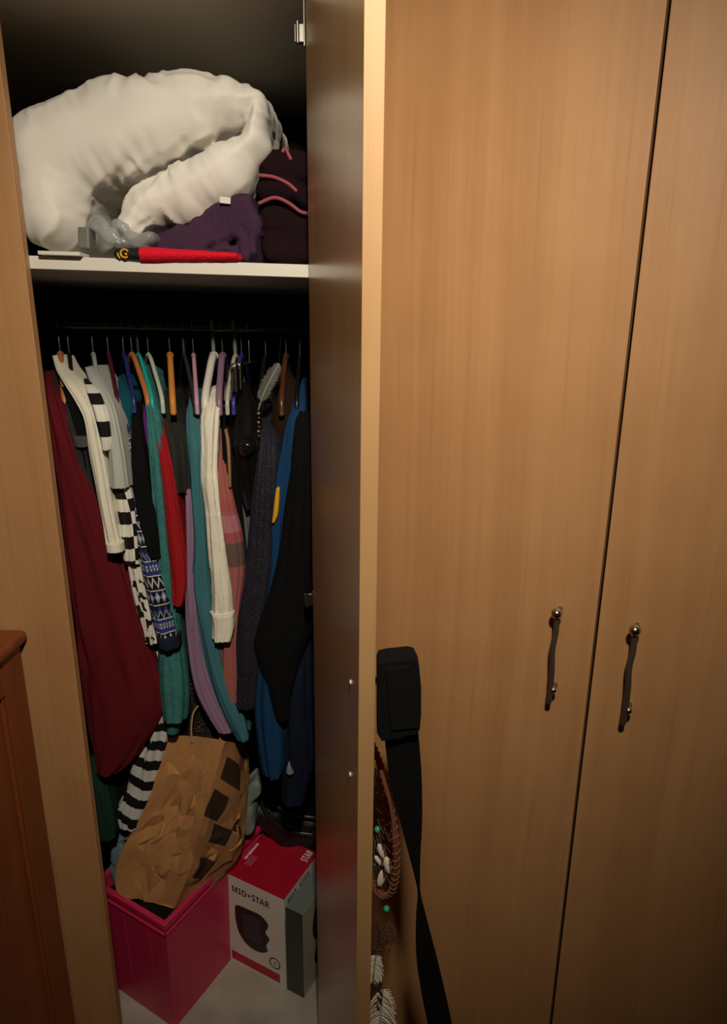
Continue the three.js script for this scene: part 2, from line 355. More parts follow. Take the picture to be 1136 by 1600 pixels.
{
  const bm = fabric(0x1c0a10, { bump: crease, bs: 0.001 }), bind = new THREE.MeshStandardMaterial({ color: 0x8a3a48, roughness: 0.5 });
  const mk = (ch, seed, label, edges) => {
    const d = mesh('blanket', foldedCloth(ch, { zr: -0.12, zf: -0.09, zb: -0.38, h: 0.005, k: 0.003, kin: 0.01, round: 0.02, wr: 0.004, seed, floor: shelfTop }), bm);
    tag(d, label, 'blanket', undefined);
    for (const e of edges) { const m = mesh('binding', tubeG(e.map(([x, y]) => onZ(x, y, -0.088)), 0.0034, 24, 8), bind, d); m.userData.label = 'dusty pink satin edge'; }
    rebase(d);
  };
  mk([[[428, 345, 22], [470, 352, 22]], [[432, 385, 24], [470, 390, 24]]], 21, 'dark maroon blanket at the bottom of the stack beside the open door', [[[404, 318], [430, 309], [452, 318], [470, 331], [484, 334]]]);
  mk([[[420, 298, 18], [448, 296, 18], [480, 312, 16]], [[425, 262, 22], [470, 265, 24]]], 25, 'dark maroon blanket with pink satin edge atop the stack right of the duvet', [[[405, 274], [428, 277], [450, 287], [464, 299]], [[441, 238], [446, 232], [450, 240], [455, 250]]]);
}
{
  // red folded umbrella lying along the shelf edge
  const t = thing('umbrella', 'bright red folded umbrella with black and yellow end along the shelf edge', 'umbrella');
  const A = onZ(222, 398, -0.02), E2 = onZ(373, 402, -0.02), K = onZ(187, 397, -0.02);
  const mk = (a, b, r1, r2) => { const g = cylG(a, b, r1, r2, 22); return g; };
  const body = tubeG([A, A.clone().lerp(E2, .3), A.clone().lerp(E2, .7), E2], 0.0122, 40, 18);
  const p = body.attributes.position;
  for (let i = 0; i < p.count; i++) { const x = p.getX(i), u = (x - A.x) / (E2.x - A.x); const cy = mix(A.y, E2.y, u), k = mix(1.05, 0.55, u) + .1 * noise(x * 60, p.getZ(i) * 200, 1); p.setY(i, cy + (p.getY(i) - cy) * k); p.setZ(i, -0.022 + (p.getZ(i) + 0.02) * 1.5); }
  body.computeVertexNormals();
  mesh('canopy', merge([body, sphG(A, .0105), sphG(E2, .006)]), fabric(0xe0182f, { bump: crease, bs: .0008 }), t);
  mesh('handle', merge([mk(K, A, .0095, .012), sphG(K, .0095)]), new THREE.MeshStandardMaterial({ color: 0x15130f, roughness: .5 }), t);
  const yg = []; const yc = K.clone().lerp(A, .33); for (let i = 0; i <= 14; i++) { const a = i / 14 * 4.9 + .5; yg.push(V3(yc.x + .0065 * Math.cos(a), yc.y + .0062 * Math.sin(a), -0.009)); }
  const yb = mesh('emblem', merge([tubeG(yg, .0016, 40, 6), sphG(V3(yc.x + .002, yc.y - .001, -.0095), .0022), tubeG([V3(yc.x - .012, yc.y + .001, -.0105), V3(yc.x - .011, yc.y - .004, -.0105), V3(yc.x - .009, yc.y - .007, -.011)], .0014, 10, 6)]), new THREE.MeshStandardMaterial({ color: 0xd9a017, roughness: .5 }), t);
  yb.userData.label = 'yellow emblem';
  rebase(t);
}
{
  // clear plastic bag and small things under the duvet
  const pl = new THREE.MeshPhysicalMaterial({ color: 0xdfe3e6, roughness: .25, transmission: .75, thickness: 0, ior: 1.4 });
  const g = foldedCloth([[[158, 352, 12], [180, 372, 10], [205, 384, 6]], [[190, 352, 9], [215, 378, 8], [236, 372, 9]]], { zr: -0.06, zf: -0.04, zb: -0.1, h: .0035, k: .004, kin: .01, round: .01, wr: .006, seed: 14, floor: shelfTop });
  rebase(tag(mesh('plastic_bag', g, pl), 'crumpled clear plastic bag poking out under the duvet', 'bag'));
  const a = onZ(132, 372, -.05), b = new RoundedBoxGeometry(.02, .034, .03, 3, .004); b.rotateZ(-.08); b.translate(a.x, Math.max(a.y, shelfTop(a.x) + .018), a.z - .01);
  rebase(tag(mesh('small_jar', triUV(b), new THREE.MeshStandardMaterial({ color: 0x6e716c, roughness: .35 })), 'small grey pot half hidden under the duvet fold', 'pot'));
  const c = onZ(98, 393, -.02), d = boxG(-.034, .034, 0, .006, -.03, .008, .001); d.rotateZ(-.0215); d.translate(c.x, shelfTop(c.x), -.012);
  rebase(tag(mesh('paper_card', d, M.white), 'flat white card lying at the left end of the shelf', 'card'));
}

// ---------- garments ----------
function catmull(rows, t) {
  const n = rows.length - 1, i = Math.min(Math.floor(t), n - 1), f = t - i;
  const a = rows[Math.max(i - 1, 0)], b = rows[i], c = rows[i + 1], d = rows[Math.min(i + 2, n)];
  return b.map((_, k) => 0.5 * (2 * b[k] + (c[k] - a[k]) * f + (2 * a[k] - 5 * b[k] + 4 * c[k] - d[k]) * f * f + (3 * b[k] - a[k] - 3 * c[k] + d[k]) * f * f * f));
}
// rows: [picture y, left x, right x, depth z of the front fold]; the cloth has real depth behind the fold
function garmentG(rows, o = {}) {
  const { dep = 0.16, fold = 0.004, seed = 1, N = 44, per = 7, bul = 0.55, bulMax = 0.035, open = 0, wave = 0.006, grow = 0, freq = 1 } = o;
  const L = (rows.length - 1) * per, P = [], UV = [], I = [];
  let v = 0, prev = null;
  for (let j = 0; j <= L; j++) {
    const [y, xl, xr, z] = catmull(rows, j / per);
    const a = onZ(xl, y, z), b = onZ(xr, y, z), w = Math.max(b.x - a.x, 0.004) + grow * 2, cx = (a.x + b.x) / 2, Y = (a.y + b.y) / 2;
    const bu = Math.min(w * bul, bulMax), dp = clamp(Math.min(dep, 0.02 + (RAIL.z - z) * -2), Math.min(dep, 0.012), dep);
    if (prev) v += Math.hypot(Y - prev[0], z - prev[1]); prev = [Y, z];
    let u = 0, lx = 0, lz = 0;
    for (let k = 0; k <= N; k++) {
      const th = Math.PI / 2 + (k % N) / N * Math.PI * 2, c = Math.cos(th), s = Math.sin(th);
      const kk = s > 0 ? 1 : 1 - 0.55 * s * s;
      let x = w / 2 * Math.sign(c) * Math.pow(Math.abs(c), .85) * kk, zz = s > 0 ? bu * s : (dp - bu) * s;
      const ph = noise(v * 5, seed * 3.1, 1) * 2.2;
      const am = fold * Math.min(1, w / 0.022) * (0.35 + 0.65 * sstep(0, .12, v));
      const f1 = noise(c * 2.6 * freq + ph * .35, s * 2.6 * freq, seed * 7.7 + v * 2.2), f2 = noise(c * 6 * freq, s * 6 * freq, seed * 3.3 + v * 6);
      const d = am * (f1 * 1.6 + f2 * .8);
      x += c * d; zz += s * d + am * .6 * noise(v * 9, x * 60, seed);
      const px = cx + x, pz = z - bu + zz + grow, py = Y + (j === L ? wave * noise(c * 3, s * 3, seed * 9) : 0);
      if (k) u += Math.hypot(px - lx, pz - lz); lx = px; lz = pz;
      P.push(px, py, pz); UV.push(u, v);
    }
  }
  const R = N + 1;
  for (let j = 0; j < L; j++) for (let k = 0; k < N; k++) { const a = j * R + k; I.push(a, a + 1, a + R, a + 1, a + R + 1, a + R); }
  const cap = (j, dy, rev) => {
    let x = 0, y = 0, z = 0; for (let k = 0; k < N; k++) { x += P[3 * (j * R + k)]; y += P[3 * (j * R + k) + 1]; z += P[3 * (j * R + k) + 2]; }
    const q = P.length / 3; P.push(x / N, y / N + dy, z / N); UV.push(UV[2 * j * R], UV[2 * j * R + 1]);
    for (let k = 0; k < N; k++) { const a = j * R + k; rev ? I.push(a, q, a + 1) : I.push(a, a + 1, q); }
  };
  cap(0, 0.003, true); cap(L, 0.02 + open, false);
  const g = new THREE.BufferGeometry();
  g.setAttribute('position', new THREE.BufferAttribute(new Float32Array(P), 3)); g.setAttribute('uv', new THREE.BufferAttribute(new Float32Array(UV), 2));
  g.setIndex(I); g.computeVertexNormals();
  // close the seam in the normals
  const n = g.attributes.normal;
  for (let j = 0; j <= L; j++) { const a = j * R, b = a + N; const s = V3(n.getX(a) + n.getX(b), n.getY(a) + n.getY(b), n.getZ(a) + n.getZ(b)).normalize(); n.setXYZ(a, s.x, s.y, s.z); n.setXYZ(b, s.x, s.y, s.z); }
  const ix = g.index.array; // outward winding check on the first front quad
  const A = V3().fromBufferAttribute(g.attributes.position, ix[6 * N * 4]), Bq = V3().fromBufferAttribute(g.attributes.position, ix[6 * N * 4 + 1]), Cq = V3().fromBufferAttribute(g.attributes.position, ix[6 * N * 4 + 2]);
  if (Bq.sub(A).cross(Cq.sub(A)).z < 0) { for (let i = 0; i < ix.length; i += 3) { const t = ix[i]; ix[i] = ix[i + 1]; ix[i + 1] = t; } g.computeVertexNormals(); }
  return g;
}
let gseed = 1;
function garment(name, label, category, rows, mat, o = {}) {
  const m = mesh(name, garmentG(rows, { seed: gseed++, ...o }), mat); tag(m, label, category);
  for (const [pn_, prow, pmat, po] of o.parts ?? []) mesh(pn_, garmentG(prow, { seed: gseed++, dep: (o.dep ?? .16), fold: .002, per: 5, ...po }), pmat, m);
  return rebase(m);
}
const K2 = (h) => { const c = new THREE.Color(h); const k = c.clone().convertLinearToSRGB(); return [k.r * 255, k.g * 255, k.b * 255]; };
const speck = (base, dot, n, thr, seed) => dtex(256, 256, .1, .1, (u, v) => { const q = noise(u * n, v * n, seed) + .4 * noise(u * n * 2.3, v * n * 2.3, seed + 4); const t = sstep(thr, thr + .12, q); return lerpC(base, dot, t); });
const T = {};
T.stripe = dtex(8, 128, .2, .062, (u, v) => (v < .46 ? [26, 24, 24] : [222, 220, 212]));
T.check = dtex(64, 64, .05, .05, (u, v) => ((u < .5) !== (v < .5) ? [24, 23, 24] : [224, 222, 212]));
T.zebra = dtex(256, 256, .16, .05, (u, v) => { const q = (v + .2 * Math.sin(u * 6.283) + 2) % 1; return q < .47 ? [20, 20, 24] : [206, 206, 204]; });
T.abstract = dtex(128, 128, .09, .12, (u, v) => { const q = fbm(u * 4, v * 6, 8, 3); return q > .09 ? [24, 22, 22] : [214, 210, 198]; });
T.tribal = dtex(128, 256, .05, .12, (u, v) => {
  const bands = v * 4, b = Math.floor(bands), f = bands - b, tri = Math.abs(((u * 4) % 1) - .5) * 2;
  const blk = [22, 23, 30], wht = [190, 192, 196], blu = [44, 56, 112], pal = [120, 140, 168];
  if (f < .07) return wht;
  if (b === 0) return Math.abs(f - .2 - .6 * tri) < .12 ? wht : blk;
  if (b === 1) return Math.abs(f - .5) + tri * .45 < .42 ? (Math.abs(f - .5) + tri * .45 < .2 ? wht : pal) : blk;
  if (b === 2) return Math.abs(f - .25 - .5 * tri) < .16 ? blu : Math.abs(f - .45 - .5 * tri) < .06 ? wht : blk;
  return Math.hypot(tri - .5, (f - .5) * 1.4) < .3 ? (Math.hypot(tri - .5, (f - .5) * 1.4) < .14 ? blk : wht) : blu;
});
T.velvet = speck([9, 8, 20], [62, 60, 98], 34, .34, 6);
T.leopard = speck([26, 23, 19], [120, 100, 78], 30, .24, 3);
T.grey = speck([30, 32, 31], [66, 70, 66], 40, .2, 5);
T.rose = dtex(8, 256, .2, .62, (u, v) => { v = v * .62; const r = [156, 92, 88]; return v > .2 && v < .222 ? [156, 84, 82] : v > .228 && v < .262 ? [168, 112, 120] : v > .262 && v < .284 ? [156, 84, 86] : v > .284 && v < .332 ? [98, 80, 74] : r; });
T.melange = dtex(128, 128, .05, .05, (u, v) => { const q = 176 + 26 * fbm(u * 40, v * 40, 2); return [q, q + 4, q]; });
T.faded = speck([54, 112, 113], [62, 122, 120], 6, -.05, 12);

const black = fabric(0x0a0a0b), charcoal = fabric(0x2b2c2f), white = fabric(0xe0ddcd), ivory = fabric(0xe4e0d0, { bump: crease, bs: .0012 });
garment('cardigan', 'long maroon cardigan hanging leftmost on the clothes rail', 'cardigan', [[582, 58, 76, -.24], [612, 60, 92, -.15], [650, 64, 106, -.11], [720, 74, 127, -.095], [800, 86, 156, -.09], [900, 99, 192, -.085], [1000, 110, 220, -.08], [1060, 117, 241, -.08], [1105, 122, 250, -.08], [1140, 128, 240, -.08], [1165, 132, 224, -.08], [1195, 140, 204, -.08], [1214, 146, 178, -.08]], fabric(0x5e131b), { dep: .2, fold: .006, bulMax: .03, N: 60 });
garment('jacket', 'charcoal jacket between the maroon cardigan and the white sleeve', 'jacket', [[585, 80, 92, -.24], [612, 86, 108, -.16], [645, 92, 126, -.12], [690, 106, 138, -.1], [740, 116, 146, -.1], [800, 128, 160, -.105], [880, 150, 184, -.11], [960, 172, 212, -.12], [1010, 188, 226, -.12]], charcoal, { parts: [['cuff', [[682, 108, 139, -.094], [700, 112, 142, -.094]], fabric(0x4a4c50), { grow: .0015 }]] });
garment('top', 'black top hanging directly left of the white sleeve', 'top', [[575, 84, 94, -.25], [592, 88, 108, -.18], [620, 100, 124, -.13], [660, 114, 134, -.105], [720, 130, 146, -.1], [800, 144, 160, -.11], [860, 156, 172, -.12]], black);
garment('shirt', 'white long-sleeved shirt with its turned cuff hanging down at the left', 'shirt', [[556, 80, 90, -.25], [578, 86, 102, -.19], [600, 98, 122, -.13], [630, 117, 139, -.095], [660, 131, 147, -.08], [720, 138, 158, -.07], [780, 148, 169, -.062], [830, 157, 179, -.056], [853, 161, 184, -.055]], white, { dep: .09, fold: .003, bul: .7, parts: [['cuff', [[850, 162, 186, -.052], [866, 164, 188, -.052]], white, { grow: .0012, dep: .06, wave: .004 }]] });
garment('top', 'grey short-sleeved top with its hem showing above the checked cloth', 'top', [[574, 131, 141, -.21], [592, 136, 154, -.16], [620, 147, 171, -.115], [650, 160, 182, -.09], [700, 164, 191, -.075], [740, 166, 196, -.068], [765, 166, 199, -.066]], fabric(0xffffff, { map: T.melange }), { dep: .12, fold: .003, bul: .7 });
garment('shirt', 'black and white block-striped shirt sleeve between white shirt and grey top', 'shirt', [[592, 128, 140, -.17], [610, 131, 152, -.12], [640, 142, 163, -.085], [680, 153, 170, -.07], [705, 158, 170, -.07]], fabric(0xffffff, { map: T.stripe }), { dep: .07, fold: .002, bul: .7 });
garment('blouse', 'black and white checked blouse under the grey top', 'blouse', [[740, 168, 192, -.085], [780, 176, 203, -.08], [820, 181, 208, -.078], [865, 186, 212, -.078], [884, 190, 214, -.08]], fabric(0xffffff, { map: T.check }), { dep: .09, fold: .003, bul: .6 });
garment('blouse', 'cream blouse with black abstract print hanging below the checked blouse', 'blouse', [[850, 190, 212, -.095], [900, 196, 226, -.09], [950, 207, 238, -.088], [990, 221, 243, -.085], [1008, 226, 243, -.085]], fabric(0xffffff, { map: T.abstract }), { dep: .09, fold: .004 });
garment('dress', 'dress with bold black and white zebra stripes at the bottom left', 'dress', [[960, 216, 240, -.13], [1010, 224, 248, -.125], [1070, 231, 256, -.12], [1110, 234, 262, -.12], [1150, 216, 264, -.12], [1190, 204, 252, -.12], [1240, 192, 240, -.12], [1275, 176, 226, -.12], [1300, 184, 214, -.12]], fabric(0xffffff, { map: T.zebra }), { dep: .12, fold: .006 });
garment('shirt', 'small teal shirt shoulder behind the patterned dress', 'shirt', [[588, 184, 187, -.25], [602, 183, 194, -.2], [616, 184, 201, -.16], [640, 186, 206, -.14], [690, 188, 208, -.14], [760, 196, 214, -.15]], fabric(0x0e4c5a));
garment('dress', 'dark blue and white tribal patterned dress left of the turquoise dress', 'dress', [[630, 178, 190, -.18], [660, 182, 197, -.13], [720, 188, 206, -.11], [780, 194, 214, -.1], [826, 204, 234, -.09], [870, 214, 243, -.08], [930, 224, 257, -.072], [990, 238, 270, -.07], [1012, 243, 274, -.07]], fabric(0xffffff, { map: T.tribal }), { dep: .1, fold: .003, bul: .6, parts: [['cuff', [[998, 241, 274, -.067], [1018, 245, 276, -.067]], fabric(0x1c2233), { grow: .001, dep: .1 }]] });
garment('top', 'black ruffled top between tribal print and turquoise dresses', 'top', [[606, 198, 206, -.2], [650, 204, 216, -.14], [700, 204, 222, -.11], [760, 205, 230, -.09], [810, 212, 242, -.08], [850, 226, 246, -.076], [874, 234, 248, -.076]], black, { dep: .09 });
garment('shirt', 'purple shirt showing as a narrow strip left of the turquoise dress', 'shirt', [[632, 218, 226, -.2], [660, 219, 231, -.16], [720, 221, 236, -.14], [800, 226, 244, -.14]], fabric(0x54206a), { dep: .1 });
garment('dress', 'long turquoise dress hanging left of the red top', 'dress', [[572, 226, 228, -.26], [592, 224, 231, -.21], [612, 225, 236, -.17], [650, 228, 244, -.12], [710, 232, 252, -.095], [790, 237, 261, -.085], [880, 243, 267, -.085], [960, 244, 273, -.085], [1030, 242, 281, -.085], [1090, 244, 287, -.085], [1134, 252, 286, -.085]], fabric(0xffffff, { map: T.faded }), { dep: .12, fold: .004, parts: [['lining', [[1120, 256, 284, -.1], [1152, 258, 276, -.1]], fabric(0x2c6a6a), { dep: .08 }]] });
garment('top', 'red top hanging between the turquoise dress and dark grey top', 'top', [[612, 234, 237, -.24], [632, 235, 243, -.18], [660, 239, 251, -.13], [710, 246, 262, -.1], [780, 254, 274, -.085], [850, 260, 285, -.08], [910, 267, 290, -.078], [950, 271, 283, -.078]], fabric(0x96181f), { dep: .11, fold: .003 });
garment('top', 'dark grey knotted top right of the red top', 'top', [[610, 256, 259, -.25], [640, 250, 264, -.19], [665, 252, 276, -.15], [700, 258, 288, -.115], [745, 262, 290, -.105], [772, 267, 290, -.105]], fabric(0x2c2c2a), { fold: .007 });
garment('dress', 'dark speckled long dress behind the paper bag handles', 'dress', [[690, 276, 290, -.2], [760, 277, 292, -.17], [860, 279, 298, -.16], [950, 278, 304, -.16], [1050, 278, 330, -.165], [1120, 276, 356, -.17], [1180, 274, 366, -.17]], fabric(0xffffff, { map: T.leopard }), { dep: .1 });
garment('dress', 'lilac dress left of the teal blue dress', 'dress', [[700, 285, 295, -.17], [740, 286, 299, -.13], [800, 288, 304, -.1], [880, 288, 308, -.092], [960, 289, 309, -.09], [1030, 294, 316, -.09], [1080, 303, 331, -.09], [1120, 322, 350, -.09], [1148, 341, 364, -.09]], fabric(0x8b6f8b), { dep: .09, fold: .004 });
garment('dress', 'teal blue dress with an arm hole between lilac and cream garments', 'dress', [[612, 299, 302, -.24], [636, 293, 307, -.17], [665, 291, 313, -.13], [700, 292, 318, -.1], [760, 297, 319, -.09], [850, 301, 323, -.085], [920, 297, 327, -.085], [990, 308, 338, -.085], [1060, 324, 354, -.085], [1120, 345, 376, -.085], [1162, 372, 387, -.085]], fabric(0x3c6f7a), { dep: .1, fold: .004 });
garment('blouse', 'ivory blouse with a long crumpled sleeve at the centre', 'blouse', [[606, 326, 336, -.2], [628, 320, 340, -.13], [655, 313, 338, -.095], [700, 314, 336, -.08], [735, 313, 335, -.075], [760, 314, 337, -.07], [800, 321, 341, -.07], [870, 326, 350, -.07], [930, 328, 359, -.068], [975, 327, 362, -.068], [1004, 333, 356, -.068]], ivory, { dep: .08, fold: .0042, bul: .7, freq: 1.1, parts: [['cuff', [[962, 326, 362, -.064], [984, 330, 363, -.064], [1006, 332, 357, -.064]], ivory, { grow: .0012, dep: .07, fold: .006 }]] });
garment('dress', 'dusty pink dress with brown cross bands right of the ivory blouse', 'dress', [[640, 331, 339, -.21], [680, 332, 346, -.16], [740, 336, 354, -.12], [800, 341, 365, -.1], [850, 346, 376, -.095], [900, 350, 379, -.092], [960, 350, 372, -.092], [1010, 344, 368, -.09], [1060, 344, 370, -.09], [1104, 352, 370, -.09]], fabric(0xffffff, { map: T.rose }), { dep: .1, fold: .003 });
garment('top', 'black top with a tan edge right of the dusty pink dress', 'top', [[640, 344, 352, -.21], [672, 345, 360, -.16], [720, 348, 370, -.13], [780, 353, 376, -.125], [840, 366, 382, -.125], [880, 374, 386, -.13]], black, { dep: .1, parts: [['trim', [[672, 350, 354, -.145], [690, 353, 358, -.125], [720, 355, 360, -.115], [765, 357, 361, -.115]], fabric(0x9a7450), { dep: .02, fold: 0 }]] });
garment('jumper', 'mid grey jumper strip behind the navy velvet dress', 'jumper', [[700, 366, 374, -.2], [740, 367, 382, -.16], [800, 370, 392, -.15], [860, 377, 396, -.15], [920, 378, 394, -.15]], fabric(0x5c625f), { dep: .08 });
garment('handbag', 'black leather handbag hanging from the rail with a glossy round bulge', 'bag', [[600, 374, 386, -.2], [640, 366, 400, -.15], [672, 364, 404, -.12], [696, 364, 402, -.1], [716, 370, 398, -.11], [760, 376, 400, -.13], [800, 386, 398, -.13]], new THREE.MeshStandardMaterial({ color: 0x131213, roughness: .3 }), { dep: .1, fold: .006, bulMax: .03, parts: [['clasp', [[684, 376, 390, -.098], [692, 371, 396, -.084], [700, 370, 397, -.082], [710, 373, 394, -.088], [716, 378, 388, -.1]], new THREE.MeshStandardMaterial({ color: 0x161517, roughness: .22 }), { dep: .03, fold: 0, bul: .6 }]] });
garment('dress', 'navy velvet dress with pale speckles left of the blue jacket', 'dress', [[640, 410, 420, -.2], [668, 406, 427, -.14], [710, 402, 431, -.1], [770, 395, 431, -.09], [840, 387, 429, -.088], [920, 376, 426, -.085], [1000, 366, 414, -.085], [1060, 364, 404, -.085], [1112, 368, 396, -.085]], new THREE.MeshPhysicalMaterial({ map: T.velvet, roughness: .8, sheen: .6, sheenColor: new THREE.Color(0x3a3a70), bumpMap: crease, bumpScale: .001 }), { dep: .12, fold: .005 });
garment('coat', 'dark brown coat hanging behind the feather', 'coat', [[572, 442, 446, -.26], [588, 436, 453, -.22], [612, 428, 468, -.17], [650, 422, 468, -.14], [690, 418, 456, -.14], [740, 414, 448, -.14]], fabric(0x24160f), { dep: .12 });
garment('jacket', 'bright blue jacket with a yellow stripe near the open door', 'jacket', [[594, 472, 474, -.24], [612, 466, 476, -.18], [632, 459, 477, -.13], [670, 449, 472, -.1], [730, 438, 466, -.09], [810, 428, 458, -.085], [900, 422, 450, -.085], [980, 410, 446, -.085], [1060, 398, 446, -.085], [1130, 396, 446, -.085], [1190, 404, 444, -.085], [1220, 414, 438, -.085]], fabric(0x133a62), { dep: .12, fold: .005, parts: [['stripe', [[764, 431, 437, -.079], [785, 428, 436, -.078], [805, 426, 434, -.078], [818, 425, 428, -.079]], fabric(0xd8a21c), { dep: .02, fold: 0 }]] });
garment('jacket', 'black jacket hanging rightmost against the open door', 'jacket', [[632, 470, 480, -.15], [656, 462, 483, -.095], [700, 456, 485, -.072], [780, 446, 486, -.066], [860, 436, 486, -.062], [930, 420, 488, -.062], [985, 400, 488, -.062], [1020, 392, 476, -.062], [1060, 404, 464, -.064], [1100, 420, 452, -.066], [1128, 432, 450, -.066]], black, { dep: .13, fold: .006 });
garment('trousers', 'dark navy trousers with a small pale mark beneath the black jacket', 'trousers', [[985, 446, 484, -.13], [1050, 440, 488, -.105], [1120, 438, 489, -.1], [1200, 437, 488, -.1], [1264, 440, 474, -.1]], fabric(0x0f182b), { dep: .12, fold: .006, parts: [['emblem', [[1194, 450, 453, -.088], [1204, 447, 456, -.086], [1211, 446, 459, -.086]], fabric(0x7d858c), { dep: .012, fold: 0 }]] });
garment('skirt', 'dark green skirt showing low at the left behind the front panel', 'skirt', [[1190, 136, 152, -.13], [1230, 140, 162, -.11], [1280, 146, 172, -.1], [1318, 154, 176, -.1]], fabric(0x17332b), { dep: .12 });
garment('skirt', 'black skirt beneath the hem of the maroon cardigan', 'skirt', [[1120, 150, 220, -.2], [1180, 154, 218, -.19], [1250, 160, 210, -.18], [1290, 168, 200, -.18]], black, { dep: .12 });
// ---------- hangers ----------
const hookM = new THREE.MeshStandardMaterial({ color: 0x6a6760, metalness: 1, roughness: .4 });
function hanger(label, px, mat, o = {}) {
  const t = thing('clothes_hanger', label, 'hanger');
  const p = onZ(px, 514, RAIL.z), cx = p.x, ry = RAIL.y + .004 - .0083 * (cx / LX ? 1 : 1) * 0, tw = (o.turn ?? 0) + (px < 250 ? .42 : px < 320 ? .3 : px < 400 ? .16 : .05), R = 0.0105, drop = o.drop ?? 0.062;
  const q = (y, z, x = 0) => V3(cx + x + Math.sin(tw) * z, ry + y, RAIL.z + Math.cos(tw) * z);
  const hk = []; for (let i = 0; i <= 14; i++) { const a = -0.5 + i / 14 * 4.2; hk.push(q(R * Math.sin(a), R * Math.cos(a))); }
  hk.push(q(-R * 1.5, -R * .5), q(-R * 2.4, 0), q(-drop, 0));
  mesh('hook', tubeG(hk, o.hr ?? 0.0019, 60, 7), o.hook ?? hookM, t);
  const r = (o.r ?? 0.0052) * .82, sp = 0.155;
  const arm = (s) => { const g = tubeG([q(-drop + .004, 0), q(-drop - .004, s * .03), q(-drop - .03, s * .08), q(-drop - .075, s * .15), q(-drop - .1, s * sp)], r, 30, 10); return g; };
  const arms = mesh('shoulder', merge([arm(1), arm(-1), sphG(q(-drop - .1, sp), r), sphG(q(-drop - .1, -sp), r), sphG(q(-drop + .002, 0), r * 1.25)]), mat, t);
  if (o.bar) mesh('bar', tubeG([q(-drop - .062, sp * .96), q(-drop - .068, 0), q(-drop - .062, -sp * .96)], r * .7, 16, 8), mat, t);
  return rebase(t);
}
const plastic = (c, rough = .38) => new THREE.MeshStandardMaterial({ color: c, roughness: rough });
const hwood = new THREE.MeshStandardMaterial({ color: 0xb5703a, roughness: .5 }), hdark = plastic(0x141414), hbrown = plastic(0x50301c);
for (const [label, px, mat, o] of [
  ['brown wooden hanger at the far left holding the white shirt', 90, hwood, { r: .007 }],
  ['black plastic hanger holding the charcoal jacket', 104, hdark, {}],
  ['pale grey plastic hanger holding the grey short-sleeved top', 142, plastic(0x9aa3a3), {}],
  ['wine red plastic hanger behind the grey top', 166, plastic(0x4a1422), {}],
  ['dark blue plastic hanger left of the amber wooden hanger', 190, plastic(0x1d2c6e), {}],
  ['amber wooden hanger left of the turquoise hanger', 203, hwood, { r: .0065, turn: .06 }],
  ['turquoise plastic hanger holding the long turquoise dress', 213, plastic(0x19a39b), { turn: .03, hook: plastic(0x23302f), hr: .003 }],
  ['pale mint hanger holding the red top', 229, plastic(0xb9c2b3), { turn: .02 }],
  ['orange wooden hanger seen end-on above the dark grey top', 263, plastic(0xc98338, .5), { r: .0075, turn: -.02 }],
  ['black plastic hanger right of the orange wooden one', 285, plastic(0x2a2a2c), { hook: plastic(0x3c2f33), hr: .003, turn: .06 }],
  ['light pink plastic hanger above the teal blue dress', 300, plastic(0xc08fa6), { turn: -.04 }],
  ['white plastic hanger with grey hook holding the ivory blouse', 332, plastic(0xd8d8cf), { hook: plastic(0x6d7672), hr: .0042, turn: -.07, r: .0095 }],
  ['mauve plastic hanger right of the ivory blouse', 346, plastic(0x8a6a84), { turn: -.02, r: .008 }],
  ['grey plastic hanger with a thick grey hook holding the dusty pink dress', 366, plastic(0xb3b3a8), { hook: plastic(0x676b68), hr: .0042, turn: -.09 }],
  ['violet blue plastic hanger beside the black handbag', 376, plastic(0x352f86), { turn: -.1 }],
  ['black hanger with metal hook holding the navy velvet dress', 414, hdark, {}],
  ['brown wooden hanger holding the dark brown coat', 446, hbrown, { r: .007 }],
  ['dark hanger nearest the open door holding the blue jacket', 468, hdark, {}],
]) hanger(label, px, mat, o);
{
  // clip hanger with shiny clips
  const t = thing('clip_hanger', 'metal clip hanger with two shiny clips right of the ivory blouse', 'hanger');
  const p = onZ(388, 514, RAIL.z), cx = p.x, q = (y, z) => V3(cx, RAIL.y + y, RAIL.z + z), R = .0105, hk = [];
  for (let i = 0; i <= 14; i++) { const a = -0.5 + i / 14 * 4.2; hk.push(q(R * Math.sin(a), R * Math.cos(a))); }
  hk.push(q(-R * 1.5, -R * .5), q(-R * 2.4, 0), q(-.07, 0));
  mesh('hook', tubeG(hk, .0016, 60, 7), M.steel, t);
  mesh('bar', cylG(q(-.07, -.18), q(-.07, .19), .0026), M.steel, t);
  for (const z of [.12, .165]) mesh('clip', merge([boxG(cx - .006, cx - .001, RAIL.y - .115, RAIL.y - .064, RAIL.z + z - .009, RAIL.z + z + .009, .002), boxG(cx + .001, cx + .006, RAIL.y - .115, RAIL.y - .064, RAIL.z + z - .009, RAIL.z + z + .009, .002), cylG(q(-.07, z - .012), q(-.07, z + .012), .006)]), M.chrome, t);
  rebase(t);
}
